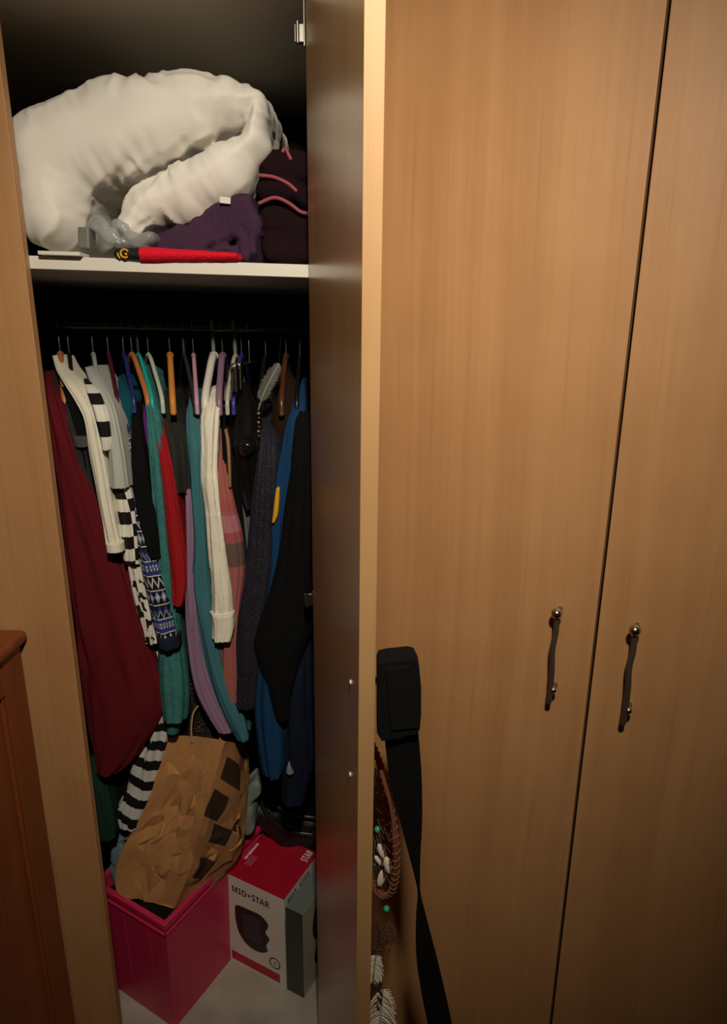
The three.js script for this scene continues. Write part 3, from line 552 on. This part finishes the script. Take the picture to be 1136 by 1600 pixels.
// feather builder: a quill with fine barbs
function feather(pts, width, o = {}) {
  const cv = new THREE.CatmullRomCurve3(pts), n = o.n ?? 70, rnd = rng(o.seed ?? 5), gs = [];
  const nrm = o.normal ?? V3(0, 0, 1);
  for (let i = 0; i < n; i++) for (const s of [-1, 1]) {
    const t = mix(o.t0 ?? .12, .99, i / n), p = cv.getPoint(t), d = cv.getTangent(t), side = V3().crossVectors(d, nrm).normalize().multiplyScalar(s);
    const w = width * Math.pow(Math.sin(Math.PI * clamp(.08 + t * .92, 0, 1)), .6) * (.75 + .35 * rnd());
    const e = p.clone().addScaledVector(side, w).addScaledVector(d, w * (o.sweep ?? .9)).addScaledVector(nrm, (rnd() - .5) * w * (o.fluff ?? .25));
    const m = p.clone().lerp(e, .55).addScaledVector(side, w * .1).addScaledVector(d, -w * .08);
    gs.push(tubeG([p, m, e], o.br ?? .00055, 4, 3));
  }
  return { quill: tubeG(pts, o.qr ?? .0011, 30, 6), vane: merge(gs) };
}
{
  const t = thing('feather', 'grey speckled feather ornament with a beaded string hanging on the rail', 'feather');
  const P = [[404, 640, -.1], [412, 615, -.1], [424, 590, -.105], [436, 568, -.11]].map(([x, y, z]) => onZ(x, y, z));
  const f = feather(P, .013, { n: 60, seed: 8, t0: .18 });
  mesh('quill', f.quill, plastic(0x9a958a), t); mesh('vane', f.vane, plastic(0x6f716b, .8), t);
  mesh('cord', tubeG([P[3], onZ(438, 545, -.2), onZ(440, 512, RAIL.z)], .0009, 20, 5), plastic(0x2a1c14), t);
  for (let i = 0; i < 6; i++) mesh('bead', sphG(onZ(404 + (i % 2), 646 + i * 7, -.1), .0028, 12, 9), plastic(i % 2 ? 0x5a3a22 : 0x8a7a5a, .3), t);
  rebase(t);
}

// ---------- things at the bottom of the bay ----------
// a frame standing on a level: origin corner, a along the depth, b to the left
function frameY(o, pa, pb) {
  const a = pa.clone().sub(o).setY(0).normalize(); const b0 = pb.clone().sub(o).setY(0);
  const b = b0.clone().addScaledVector(a, -b0.dot(a)).normalize();
  return { o, a, b, la: pa.clone().sub(o).setY(0).dot(a), lb: b0.dot(b), P: (u, y, v) => o.clone().addScaledVector(a, u).addScaledVector(b, v).setY(y) };
}
function prismG(fr, u0, u1, y0, y1, v0, v1, r = .001, draft = 0) { // box in a frame, walls leaning outwards by draft
  const g = new RoundedBoxGeometry(u1 - u0, y1 - y0, v1 - v0, 2, r); g.translate((u0 + u1) / 2, (y0 + y1) / 2, (v0 + v1) / 2);
  const p = g.attributes.position, U = [], flip = V3().crossVectors(fr.a, V3(0, 1, 0)).dot(fr.b) < 0;
  const uv = new Float32Array(p.count * 2), nr = g.attributes.normal;
  for (let i = 0; i < p.count; i++) {
    const u = p.getX(i), y = p.getY(i), v = p.getZ(i);
    uv[2 * i] = Math.abs(nr.getX(i)) > .7 ? v : u; uv[2 * i + 1] = Math.abs(nr.getY(i)) > .7 ? v : y;
    const q = fr.P(u, y, v); U.push(q.x, q.y, q.z);
  }
  p.array.set(U); g.setAttribute('uv', new THREE.BufferAttribute(uv, 2));
  if (flip) for (const k of ['position', 'uv']) { const q = g.attributes[k], n = q.itemSize, a = q.array; for (let i = 0; i < a.length; i += 3 * n) for (let c = 0; c < n; c++) { const t = a[i + c]; a[i + c] = a[i + n + c]; a[i + n + c] = t; } }
  g.computeVertexNormals(); return g;
}
const RIM = 0.322;
const cf = frameY(onY(257, 1447, RIM), onY(411, 1288, RIM), onY(132, 1386, RIM));
{
  const pk = new THREE.MeshPhysicalMaterial({ color: 0xcc2b58, roughness: .42, clearcoat: .2, clearcoatRoughness: .4 });
  const t = thing('crate', 'open pink plastic crate on the wardrobe floor holding the paper bag', 'crate');
  const LA = cf.la, LB = cf.lb, y0 = FLOORY + .001, d = .011;
  // leaning wall slabs: four-cornered, outer face tapered
  const wall = (c) => { // c: [outer top a, outer top b, outer bottom b, outer bottom a, inner...]
    const [A, Bq, Cq, D, A2, B2, C2, D2] = c, P = [], f = (p, q, r, s) => { for (const k of [p, q, r, p, r, s]) P.push(k.x, k.y, k.z); };
    f(A, D, Cq, Bq); f(A2, B2, C2, D2); f(A, Bq, B2, A2); f(D, D2, C2, Cq); f(A, A2, D2, D); f(Bq, Cq, C2, B2);
    const g = new THREE.BufferGeometry(); g.setAttribute('position', new THREE.BufferAttribute(new Float32Array(P), 3)); g.setAttribute('uv', new THREE.BufferAttribute(new Float32Array(P.length / 3 * 2), 2)); g.computeVertexNormals(); return g;
  };
  const th = .003, i0 = .007, Q = (u, v, top, ins) => cf.P(mix(top ? i0 : i0 + d, 0, 0) + u, top ? RIM - .004 : y0, v);
  const ring = (ins, y, e) => [cf.P(e + ins, y, e + ins), cf.P(LA - e - ins, y, e + ins), cf.P(LA - e - ins, y, LB - e - ins), cf.P(e + ins, y, LB - e - ins)];
  const To = ring(0, RIM - .004, i0), Ti = ring(th, RIM - .004, i0), Bo = ring(0, y0, i0 + d), Bi = ring(th, y0, i0 + d);
  for (let k = 0; k < 4; k++) { const n = (k + 1) % 4; mesh('side', wall([To[k], To[n], Bo[n], Bo[k], Ti[k], Ti[n], Bi[n], Bi[k]]), pk, t); }
  mesh('bottom', prismG(cf, i0 + d, LA - i0 - d, y0, y0 + .003, i0 + d, LB - i0 - d), pk, t);
  const rw = .013;
  mesh('rim', merge([prismG(cf, 0, LA, RIM - .018, RIM, 0, rw, .004), prismG(cf, 0, LA, RIM - .018, RIM, LB - rw, LB, .004), prismG(cf, 0, rw, RIM - .018, RIM, .004, LB - .004, .004), prismG(cf, LA - rw, LA, RIM - .018, RIM, .004, LB - .004, .004),
    prismG(cf, .003, LA - .003, RIM - .04, RIM - .034, .004, .012, .002), prismG(cf, .003, .011, RIM - .04, RIM - .034, .004, LB - .004, .002)]), pk, t);
  // moulded ribs on the two faces in view
  for (const f of [.28, .62]) { const g = prismG(cf, -.0, .0035, y0 + .005, RIM - .04, f * LB - .004, f * LB + .004, .0012); const p = g.attributes.position; for (let i = 0; i < p.count; i++) { const k = (RIM - p.getY(i)) / (RIM - y0); p.setX(i, p.getX(i) + cf.a.x * (i0 - .001 + d * k)); p.setZ(i, p.getZ(i) + cf.a.z * (i0 - .001 + d * k)); } g.computeVertexNormals(); mesh('rib', g, pk, t); }
  for (const f of [.1, .9]) { const g = prismG(cf, f * LA - .004, f * LA + .004, y0 + .005, RIM - .04, -.0, .0035, .0012); const p = g.attributes.position; for (let i = 0; i < p.count; i++) { const k = (RIM - p.getY(i)) / (RIM - y0); p.setX(i, p.getX(i) + cf.b.x * (i0 - .001 + d * k)); p.setZ(i, p.getZ(i) + cf.b.z * (i0 - .001 + d * k)); } g.computeVertexNormals(); mesh('rib', g, pk, t); }
  rebase(t);
  // dark clothes filling the crate
  const mn = cf.P(.03, FLOORY, .03), g = surfaceNets((x, y, z) => {
    const dx = x - cf.o.x, dz = z - cf.o.z, u = dx * cf.a.x + dz * cf.a.z, v = dx * cf.b.x + dz * cf.b.z;
    const e = .03 - .5 * (.0 + (y - FLOORY) * .06), hh = RIM - .03 + .02 * noise(x * 14, 1, z * 14) + .006 * noise(x * 50, 3, z * 50);
    return Math.max(e - u, u - LA + e, e - v, v - LB + e, y - hh, FLOORY + .006 - y);
  }, V3(Math.min(cf.P(0, 0, 0).x, cf.P(0, 0, LB).x) - .02, FLOORY - .01, Math.min(cf.P(LA, 0, 0).z, cf.P(LA, 0, LB).z) - .02), V3(cf.P(LA, 0, 0).x + .03, RIM + .02, cf.P(0, 0, 0).z + .03), .007);
  rebase(tag(mesh('folded_clothes', g, fabric(0x121113)), 'black clothes lying inside the pink crate under the paper bag', 'clothes'));
}
{
  // kraft paper bag: front panel, gusset, back panel, crumpled
  const t = thing('paper_bag', 'crumpled brown paper bag with twisted handles standing in the pink crate', 'bag');
  const paper = new THREE.MeshStandardMaterial({ roughness: .85, map: dtex(256, 256, .5, .5, (u, v) => { const q = 10 * fbm(u * 30, v * 60, 2); return [182 + q, 132 + q, 82 + q]; }) });
  const cnv = document.createElement('canvas'); cnv.width = 256; cnv.height = 512; const c = cnv.getContext('2d');
  c.fillStyle = '#b68452'; c.fillRect(0, 0, 256, 512); c.fillStyle = '#3a2417';
  const dia = (x, y, w, h) => { c.save(); c.translate(x, y); c.rotate(.25); c.fillRect(-w / 2, -h / 2, w, h); c.restore(); };
  dia(92, 100, 120, 74); dia(46, 200, 86, 80); dia(108, 300, 96, 66); c.fillStyle = '#7a5231'; dia(170, 60, 50, 60);
  c.fillStyle = '#3a2417'; dia(178, 262, 26, 44); dia(206, 284, 18, 30); dia(60, 420, 70, 60);
  const ct = new THREE.CanvasTexture(cnv); ct.colorSpace = THREE.SRGBColorSpace;
  const printed = new THREE.MeshStandardMaterial({ map: ct, roughness: .85 });
  // corner curves as picture points with depth, top to bottom: front left, front right, back right
  const FL = [[262, 1149, -.14], [244, 1205, -.13], [222, 1268, -.125], [196, 1318, -.12], [181, 1360, -.118], [181, 1394, -.118]];
  const FR = [[352, 1158, -.1], [338, 1205, -.09], [322, 1262, -.085], [308, 1312, -.08], [300, 1352, -.085], [272, 1420, -.09]];
  const BR = [[388, 1164, -.22], [389, 1208, -.22], [386, 1262, -.22], [383, 1305, -.215], [372, 1340, -.21], [345, 1372, -.2]];
  const W3 = (a) => new THREE.CatmullRomCurve3(a.map(([x, y, z]) => onZ(x, y, z)));
  const cL = W3(FL), cR = W3(FR), cB = W3(BR), cBL = new THREE.CatmullRomCurve3(FL.map(([x, y, z], i) => { const l = onZ(...FL[i]), r = onZ(...FR[i]), b = onZ(...BR[i]); return l.clone().add(b).sub(r).setY((l.y + b.y) / 2); }));
  const panel = (A, Bc, seed, bulge, nu = 11, nv = 17) => {
    const P = [], UV = [], I = [], rnd = rng(seed * 97 + 5);
    for (let j = 0; j <= nv; j++) for (let i = 0; i <= nu; i++) {
      const ein = i > 0 && i < nu, ejn = j > 0 && j < nv;
      const s = clamp(i / nu + (ein ? (rnd() - .5) * .85 / nu : 0), 0, 1), v = clamp(j / nv + (ejn && ein ? (rnd() - .5) * .85 / nv : 0), 0, 1);
      const a = A.getPoint(v), b = Bc.getPoint(v), p = a.clone().lerp(b, s), n = b.clone().sub(a).normalize().cross(V3(0, 1, 0)).normalize();
      const w = Math.sin(Math.PI * s), lw = a.distanceTo(b);
      const r = ein ? ((rnd() - .5) * .011 + .03 * fbm(s * lw * 14, v * 5, seed, 2)) * (.2 + .8 * sstep(0, .4, v)) : 0;
      p.addScaledVector(n, -(bulge * w * Math.sin(Math.PI * Math.min(1, v + .1)) + r * Math.pow(w, .4)));
      P.push(p.x, p.y, p.z); UV.push(bulge < 0.0 ? s : s * lw, bulge < 0 ? 1 - v : -v * .4);
    }
    const R = nu + 1; for (let j = 0; j < nv; j++) for (let i = 0; i < nu; i++) { const a = j * R + i; (rnd() < .5) ? I.push(a, a + R, a + 1, a + 1, a + R, a + R + 1) : I.push(a, a + R, a + R + 1, a, a + R + 1, a + 1); }
    const g = new THREE.BufferGeometry(); g.setAttribute('position', new THREE.BufferAttribute(new Float32Array(P), 3)); g.setAttribute('uv', new THREE.BufferAttribute(new Float32Array(UV), 2)); g.setIndex(I);
    return toCreasedNormals(g, .32);
  };
  const ds = (m) => { m.side = THREE.DoubleSide; return m; };
  mesh('front_panel', panel(cL, cR, 3, .02), ds(paper), t);
  const gu = mesh('gusset', panel(cR, cB, 7, -.012, 8, 15), ds(printed), t); gu.userData.label = 'side with dark brown printed shapes';
  mesh('back_panel', panel(cB, cBL, 11, .004), paper, t);
  mesh('gusset', panel(cBL, cL, 13, .004, 8, 14), paper, t);
  const bp = [FL[5], FR[5], BR[5]].map((a) => onZ(...a)), b4 = cBL.getPoint(1), bg = new THREE.BufferGeometry();
  bg.setAttribute('position', new THREE.BufferAttribute(new Float32Array([bp[0], bp[1], bp[2], bp[0], bp[2], b4].flatMap((p) => [p.x, p.y, p.z])), 3)); bg.setAttribute('uv', new THREE.BufferAttribute(new Float32Array(12), 2)); bg.computeVertexNormals();
  mesh('bottom', bg, paper, t);
  const hm = plastic(0xa98a60, .8);
  for (const pts of [[[300, 1160, -.125], [299, 1135, -.13], [304, 1110, -.14], [316, 1099, -.145], [328, 1102, -.14], [337, 1125, -.13], [345, 1158, -.11]], [[330, 1160, -.2], [336, 1142, -.2], [346, 1128, -.2], [356, 1128, -.2], [364, 1145, -.2], [368, 1165, -.2]]])
    mesh('handle', tubeG(pts.map(([x, y, z]) => onZ(x, y, z)), .0021, 50, 7), hm, t);
  rebase(t);
}
function logo(c, x, y, px, measure) { // the word mark with a star in its middle
  const a = c.measureText('MIO').width, b = c.measureText('STAR').width, s = px * .55;
  if (measure) return a + b + s * 1.2;
  c.fillText('MIO', x, y); c.fillText('STAR', x + a + s * 1.2, y);
  c.beginPath(); for (let i = 0; i < 10; i++) { const t = -Math.PI / 2 + i * Math.PI / 5, r = i % 2 ? s * .2 : s * .5; c.lineTo(x + a + s * .6 + r * Math.cos(t), y + r * Math.sin(t)); } c.fill();
  return a + b + s * 1.2;
}
function faceMat(w, h, draw, rough = .5) {
  const cn = document.createElement('canvas'); cn.width = w; cn.height = h; draw(cn.getContext('2d'), w, h);
  const t = new THREE.CanvasTexture(cn); t.colorSpace = THREE.SRGBColorSpace; return new THREE.MeshStandardMaterial({ map: t, roughness: rough });
}
function quadG(a, b, c, d, lift = .0006) { // a top left, b top right, c bottom right, d bottom left; a thin printed sheet with thickness
  const n = b.clone().sub(a).cross(d.clone().sub(a)).normalize().multiplyScalar(-1), g = new THREE.BufferGeometry(), P = [], U = [];
  const q = [a, b, c, d].map((p) => p.clone().addScaledVector(n, lift)), uv = [[0, 1], [1, 1], [1, 0], [0, 0]];
  for (const k of [0, 3, 2, 0, 2, 1]) { P.push(q[k].x, q[k].y, q[k].z); U.push(...uv[k]); }
  const o = [a, b, c, d];
  for (let k = 0; k < 4; k++) { const m = (k + 1) % 4; for (const [p, z] of [[q[k], k], [q[m], m], [o[m], m], [q[k], k], [o[m], m], [o[k], k]]) { P.push(p.x, p.y, p.z); U.push(...uv[z]); } }
  g.setAttribute('position', new THREE.BufferAttribute(new Float32Array(P), 3)); g.setAttribute('uv', new THREE.BufferAttribute(new Float32Array(U), 2)); g.computeVertexNormals(); return g;
}
{
  const o = onY(448, 1547, FLOORY), pb = onY(361, 1500, FLOORY);
  const dTop = rayDir(444, 1406.6), H = C.y + dTop.y * (o.z - C.z) / dTop.z;
  const pa = onY(487.7, 1344, H), bf = frameY(o, pa, pb); // depth side is a, width is b
  bf.a = V3(-bf.b.z, 0, bf.b.x); if (bf.a.z > 0) bf.a.negate();
  const b0 = pb.clone().sub(o).setY(0); bf.b = b0.normalize(); bf.a = V3(-bf.b.z, 0, bf.b.x); if (bf.a.z > 0) bf.a.negate();
  bf.P = (u, y, v) => o.clone().addScaledVector(bf.a, u).addScaledVector(bf.b, v).setY(y);
  const LB = pb.distanceTo(o), LA = .165, y0 = FLOORY + .0008;
  const t = thing('appliance_box', 'white appliance box with a red top standing right of the pink crate', 'box');
  mesh('carton', prismG(bf, 0, LA, y0, H, 0, LB, .0015), new THREE.MeshStandardMaterial({ color: 0xdcd8ce, roughness: .5 }), t);
  const front = mesh('front_print', quadG(bf.P(0, H, LB), bf.P(0, H, 0), bf.P(0, y0, 0), bf.P(0, y0, LB)), faceMat(512, 800, (c, w, h) => {
    c.fillStyle = '#ded9cf'; c.fillRect(0, 0, w, h);
    c.fillStyle = '#1d1a1c'; c.font = 'bold 76px sans-serif'; c.textBaseline = 'middle';
    c.save(); c.translate(.09 * w, .135 * h); c.scale(.66 * w / logo(c, 0, 0, 76, true), 1); logo(c, 0, 0, 76); c.restore();
    const S = [[.13, .33], [.17, .295], [.4, .29], [.6, .28], [.74, .355], [.68, .43], [.66, .47], [.75, .51], [.68, .58], [.665, .62], [.71, .66], [.58, .725], [.35, .73], [.18, .63], [.13, .48]];
    c.fillStyle = '#2b1f28'; c.beginPath(); S.forEach(([x, y], i) => { const n = S[(i + 1) % S.length], mx = (x + n[0]) / 2 * w, my = (y + n[1]) / 2 * h; i ? c.quadraticCurveTo(x * w, y * h, mx, my) : c.moveTo(mx, my); }); c.quadraticCurveTo(S[0][0] * w, S[0][1] * h, (S[0][0] + S[1][0]) / 2 * w, (S[0][1] + S[1][1]) / 2 * h); c.fill();
    c.fillStyle = '#3d3440'; c.beginPath(); c.moveTo(.24 * w, .36 * h); c.lineTo(.56 * w, .34 * h); c.lineTo(.58 * w, .62 * h); c.lineTo(.3 * w, .62 * h); c.fill();
    c.fillStyle = '#b3203a'; c.fillRect(.03 * w, .862 * h, .86 * w, .1 * h);
    c.strokeStyle = '#55504c'; c.lineWidth = 12; c.beginPath(); c.arc(.81 * w, .76 * h, 44, 0, 7); c.stroke();
    c.fillStyle = '#55504c'; c.font = 'bold 48px sans-serif'; c.textAlign = 'center'; c.fillText('3', .81 * w, .762 * h);
  }), t);
  const top = mesh('top_print', quadG(bf.P(LA, H, LB), bf.P(LA, H, 0), bf.P(0, H, 0), bf.P(0, H, LB)), faceMat(400, 640, (c, w, h) => {
    c.fillStyle = '#b01030'; c.fillRect(0, 0, w, h); c.fillStyle = '#e8dcd8';
    c.save(); c.translate(.09 * w, .64 * h); c.rotate(-Math.PI / 2); let lx = 0; for (const l of [46, 12, 60, 30, 18, 40]) { c.fillRect(lx, -8, l, 14); lx += l + 5; } c.restore();
    c.fillStyle = '#b9929a'; for (let i = 0; i < 3; i++) c.fillRect((.14 + i * .04) * w, .52 * h, 5, .2 * h);
    c.fillStyle = '#e8dcd8'; c.save(); c.translate(.93 * w, .25 * h); c.rotate(-Math.PI / 2); c.font = 'bold 64px sans-serif'; c.fillText('STAR', 0, 0); c.restore();
  }), t); top.userData.label = 'red lid with white lettering';
  mesh('side_print', quadG(bf.P(0, H, 0), bf.P(LA, H, 0), bf.P(LA, y0, 0), bf.P(0, y0, 0)), faceMat(512, 640, (c, w, h) => {
    c.fillStyle = '#cfd2cb'; c.fillRect(0, 0, w, h); c.fillStyle = '#232526'; c.font = 'bold 64px sans-serif'; logo(c, 40, 70, 64);
    c.fillStyle = '#8b9490'; c.fillRect(0, .2 * h, w, .8 * h);
  }), t);
  rebase(t);
  // slimmer grey box against its right side
  const g2 = thing('grey_box', 'dark grey box with a pale top beside the white appliance box', 'box');
  const dT = rayDir(448.4, 1418), H2 = C.y + dT.y * (o.z - C.z) / dT.z, r = onY(474, 1562, FLOORY), w2 = Math.min(.075, r.distanceTo(o));
  mesh('carton', prismG(bf, .003, .13, y0, H2, -w2, -.0016, .0015), new THREE.MeshStandardMaterial({ color: 0x6f7a76, roughness: .45 }), g2);
  const fp = mesh('front_print', quadG(bf.P(.003, H2, -.0016), bf.P(.003, H2, -w2), bf.P(.003, y0, -w2), bf.P(.003, y0, -.0016)), new THREE.MeshStandardMaterial({ color: 0x3a3a38, roughness: .4 }), g2); fp.userData.label = 'dark grey front';
  mesh('side_print', quadG(bf.P(.003, H2, -w2), bf.P(.13, H2, -w2), bf.P(.13, y0, -w2), bf.P(.003, y0, -w2)), faceMat(256, 400, (c, w, h) => { c.fillStyle = '#b3ad9b'; c.fillRect(0, 0, w, h); c.fillStyle = '#4a1a1c'; c.beginPath(); c.ellipse(150, 120, 60, 90, .2, 0, 7); c.fill(); c.fillStyle = '#2a2320'; c.beginPath(); c.ellipse(170, 280, 70, 50, -.3, 0, 7); c.fill(); }), g2);
  rebase(g2);
}
{
  const lm = new THREE.MeshStandardMaterial({ color: 0x141416, roughness: .5, bumpMap: crease, bumpScale: .0008 });
  const zr = -.36, g = foldedCloth([[[402, 1258, 16], [440, 1282, 26], [490, 1294, 28]], [[450, 1300, 20], [462, 1400, 22]], [[490, 1300, 22], [490, 1400, 22]]], { zr, zf: -.325, zb: -.45, h: .005, k: .02, kin: .02, round: .03, wr: .004, seed: 33, floor: () => FLOORY + .001 });
  const m = mesh('shoulder_bag', g, lm); tag(m, 'black leather shoulder bag slumped behind the white appliance box', 'bag');
  for (const pts of [[[404, 1244, -.33], [418, 1272, -.318], [446, 1296, -.316], [488, 1304, -.316]], [[410, 1238, -.34], [436, 1262, -.322], [470, 1274, -.32], [495, 1278, -.32]]]) mesh('strap', tubeG(pts.map(([x, y, z]) => onZ(x, y, z)), .006, 30, 8), new THREE.MeshStandardMaterial({ color: 0x232326, roughness: .35 }), m);
  rebase(m);
  rebase(tag(mesh('cloth', foldedCloth([[[388, 1246, 9], [396, 1232, 9], [402, 1222, 8]], [[392, 1258, 8], [384, 1290, 14]]], { zr: -.26, zf: -.24, zb: -.31, h: .004, k: .01, round: .012, wr: .005, seed: 41 }), fabric(0x7f8c86)), 'small pale green cloth peeking out right of the paper bag', 'cloth'));
  rebase(tag(mesh('cloth', foldedCloth([[[176, 1274, 6], [190, 1290, 14], [206, 1288, 12]], [[188, 1310, 12], [196, 1350, 16], [200, 1392, 18]]], { zr: -.2, zf: -.17, zb: -.24, h: .004, k: .01, round: .012, wr: .006, seed: 44 }), fabric(0x6f8490)), 'small pale blue cloth left of the paper bag', 'cloth'));
}

// ---------- things hanging on the open door ----------
const of = doorMatrix(0, 0, ANG, true);
{
  const bm = fabric(0x0b0b0c, { bs: .0006 });
  const t = thing('strap', 'wide black shoulder strap with a padded end hanging from the open door handle', 'strap');
  const Z = .45, pts = [[589, 1044], [592, 1037], [606, 1034], [640, 1030.5], [650, 1033], [656, 1046], [659, 1080], [659, 1120], [657, 1144], [652, 1152], [640, 1153], [625, 1158], [596, 1162], [589, 1150]].map(([x, y]) => onZ(x, y, Z));
  const sh = new THREE.Shape(pts.map((p) => new THREE.Vector2(p.x, p.y)));
  const eg = new THREE.ExtrudeGeometry(sh, { depth: .022, bevelEnabled: true, bevelThickness: .006, bevelSize: .003, bevelOffset: -.003, bevelSegments: 4, curveSegments: 8 }); eg.translate(0, 0, Z - .03);
  mesh('pad', eg, bm, t);
  const p2 = [[604, 1046], [640, 1042], [648, 1052], [650, 1136], [612, 1139]].map(([x, y]) => onZ(x, y, Z));
  const e2 = new THREE.ExtrudeGeometry(new THREE.Shape(p2.map((p) => new THREE.Vector2(p.x, p.y))), { depth: .002, bevelEnabled: true, bevelThickness: .0018, bevelSize: .0015, bevelSegments: 3 }); e2.translate(0, 0, Z - .002);
  mesh('flap', e2, bm, t);
  mesh('webbing', garmentG([[1146, 600, 654, .435], [1210, 608, 659, .43], [1280, 624, 660, .428], [1340, 640, 657, .428], [1384, 651, 656.5, .428], [1400, 652.5, 658, .428], [1440, 650, 668, .428], [1500, 651, 683, .428], [1560, 660, 697, .428], [1610, 670, 708, .428], [1660, 680, 720, .428]], { dep: .007, fold: .0006, bul: .1, N: 28, wave: 0 }), fabric(0x080808), t);
  rebase(t);
}
{
  const t = thing('dreamcatcher', 'dreamcatcher with suede hoop, turquoise beads and white feathers on the open door', 'dreamcatcher');
  const suede = fabric(0x6b3f2a), suede2 = fabric(0x8a5b45), thread = plastic(0x4a4038, .8), turq = plastic(0x2f9a80, .3), shellM = plastic(0xd6cfbf, .4);
  const pf = onZ(619, 1352, .432), pr = of.P(.25, pf.y, DT + .012), c = pf.clone().add(pr).multiplyScalar(.5), R = pf.distanceTo(pr) / 2, h = pf.clone().sub(pr).setY(0).normalize(), nn = V3(h.z, 0, -h.x), RV = .112;
  const E = (a, k = 1, off = 0) => c.clone().addScaledVector(h, R * k * Math.cos(a)).setY(c.y + RV * k * Math.sin(a)).addScaledVector(nn, off);
  const pl = (x, y) => { const d = rayDir(x, y), s = c.clone().sub(C).dot(nn) / d.dot(nn); return C.clone().addScaledVector(d, s); };
  const ring = []; for (let i = 0; i < 40; i++) ring.push(E(i / 40 * Math.PI * 2));
  mesh('hoop', tubeG(ring, .0042, 160, 10, true), suede, t);
  const wrap = []; for (let i = 0; i <= 1000; i++) { const a = i / 1000 * Math.PI * 2, b = a * 70; wrap.push(E(a, 1 + .04 * Math.cos(b), .0044 * Math.sin(b))); }
  mesh('wrapping', tubeG(wrap, .0011, 1500, 5), suede2, t);
  const web = []; for (const k of [[1, .78, 14], [.78, .55, 14], [.55, .3, 14]]) for (let i = 0; i < k[2]; i++) { const a = i / k[2] * 6.2832, da = 3.1416 / k[2]; web.push(cylG(E(a + (k[0] * 10 % 2) * .1, k[0]), E(a + da + .1, k[1]), .0007, .0007, 5), cylG(E(a + da + .1, k[1]), E(a + 2 * da, k[0]), .0007, .0007, 5)); }
  mesh('web', merge(web), thread, t);
  const knob = of.P(DW - HE, HY, DT + .02);
  for (const [x, y] of [[0, 1], [.1, .99]]) { const e = E(Math.PI / 2 - 1.0 - x * 2.4); mesh('cord', tubeG([knob, knob.clone().lerp(e, .5).add(V3(.003, -.002, 0)), e], .0022, 20, 7), x ? suede2 : suede, t); }
  for (const [x, y, r] of [[590, 1296, .0046], [604, 1420, .0044], [587, 1350, .003]]) mesh('bead', sphG(pl(x, y), r, 14, 10), turq, t);
  for (const [x, y, a, s] of [[596, 1330, .3, 1], [596, 1372, -.2, 1.15], [606, 1352, .2, 1.1], [592, 1345, .6, .8]]) { const g = new THREE.SphereGeometry(.008 * s, 16, 12); g.scale(.6, 1.6, .4); g.rotateZ(a); const p = pl(x, y); g.translate(p.x, p.y, p.z); mesh('shell', g, shellM, t); }
  // hanging cords, rings and feathers
  const hang = (x, y0, y1, z, m) => { const a = onZ(x, y0, z), b = onZ(x + 2, y1, z); b.x = a.x + .002; mesh('cord', tubeG([a, a.clone().lerp(b, .5).add(V3(.002, 0, 0)), b], .0012, 20, 6), m, t); return b; };
  hang(596, 1455, 1545, .4, suede); hang(606, 1440, 1500, .4, suede2); hang(586, 1455, 1490, .4, suede);
  for (const [x, y] of [[592, 1487], [605, 1484]]) { const g = new THREE.TorusGeometry(.0034, .0009, 8, 20); const p = onZ(x, y, .402); g.translate(p.x, p.y, p.z); mesh('ring', g, plastic(0x4b3c34, .4), t); }
  for (const [P, w, o, cq, cv] of [
    [[[598, 1545], [596, 1570], [593, 1605], [590, 1650]], .021, { n: 150, seed: 3, fluff: 1.2, sweep: .6, br: .0009, t0: .03 }, 0x8c8276, 0xcfc6b4],
    [[[588, 1488], [585, 1510], [583, 1535]], .013, { n: 80, seed: 6, fluff: 1, sweep: .8, br: .0008 }, 0x6e6258, 0xc9c0ae],
    [[[590, 1446], [592, 1462], [590, 1482]], .012, { n: 60, seed: 12, fluff: 1, br: .0008 }, 0x3a2415, 0x4a2d19],
    [[[606, 1440], [608, 1456], [606, 1474]], .01, { n: 60, seed: 15, fluff: 1, br: .0008 }, 0x3a2415, 0x55341d],
    [[[583, 1520], [582, 1545], [580, 1580]], .014, { n: 70, seed: 18, fluff: 1, br: .0008 }, 0x3a2415, 0x3d2616]]) {
    const f = feather(P.map(([x, y]) => onZ(x, y, .4)), w, o);
    const fm = mesh('feather', f.vane, plastic(cv, .9), t); mesh('quill', f.quill, plastic(cq, .6), fm);
  }
  rebase(t);
}
renderer.render(scene, camera);
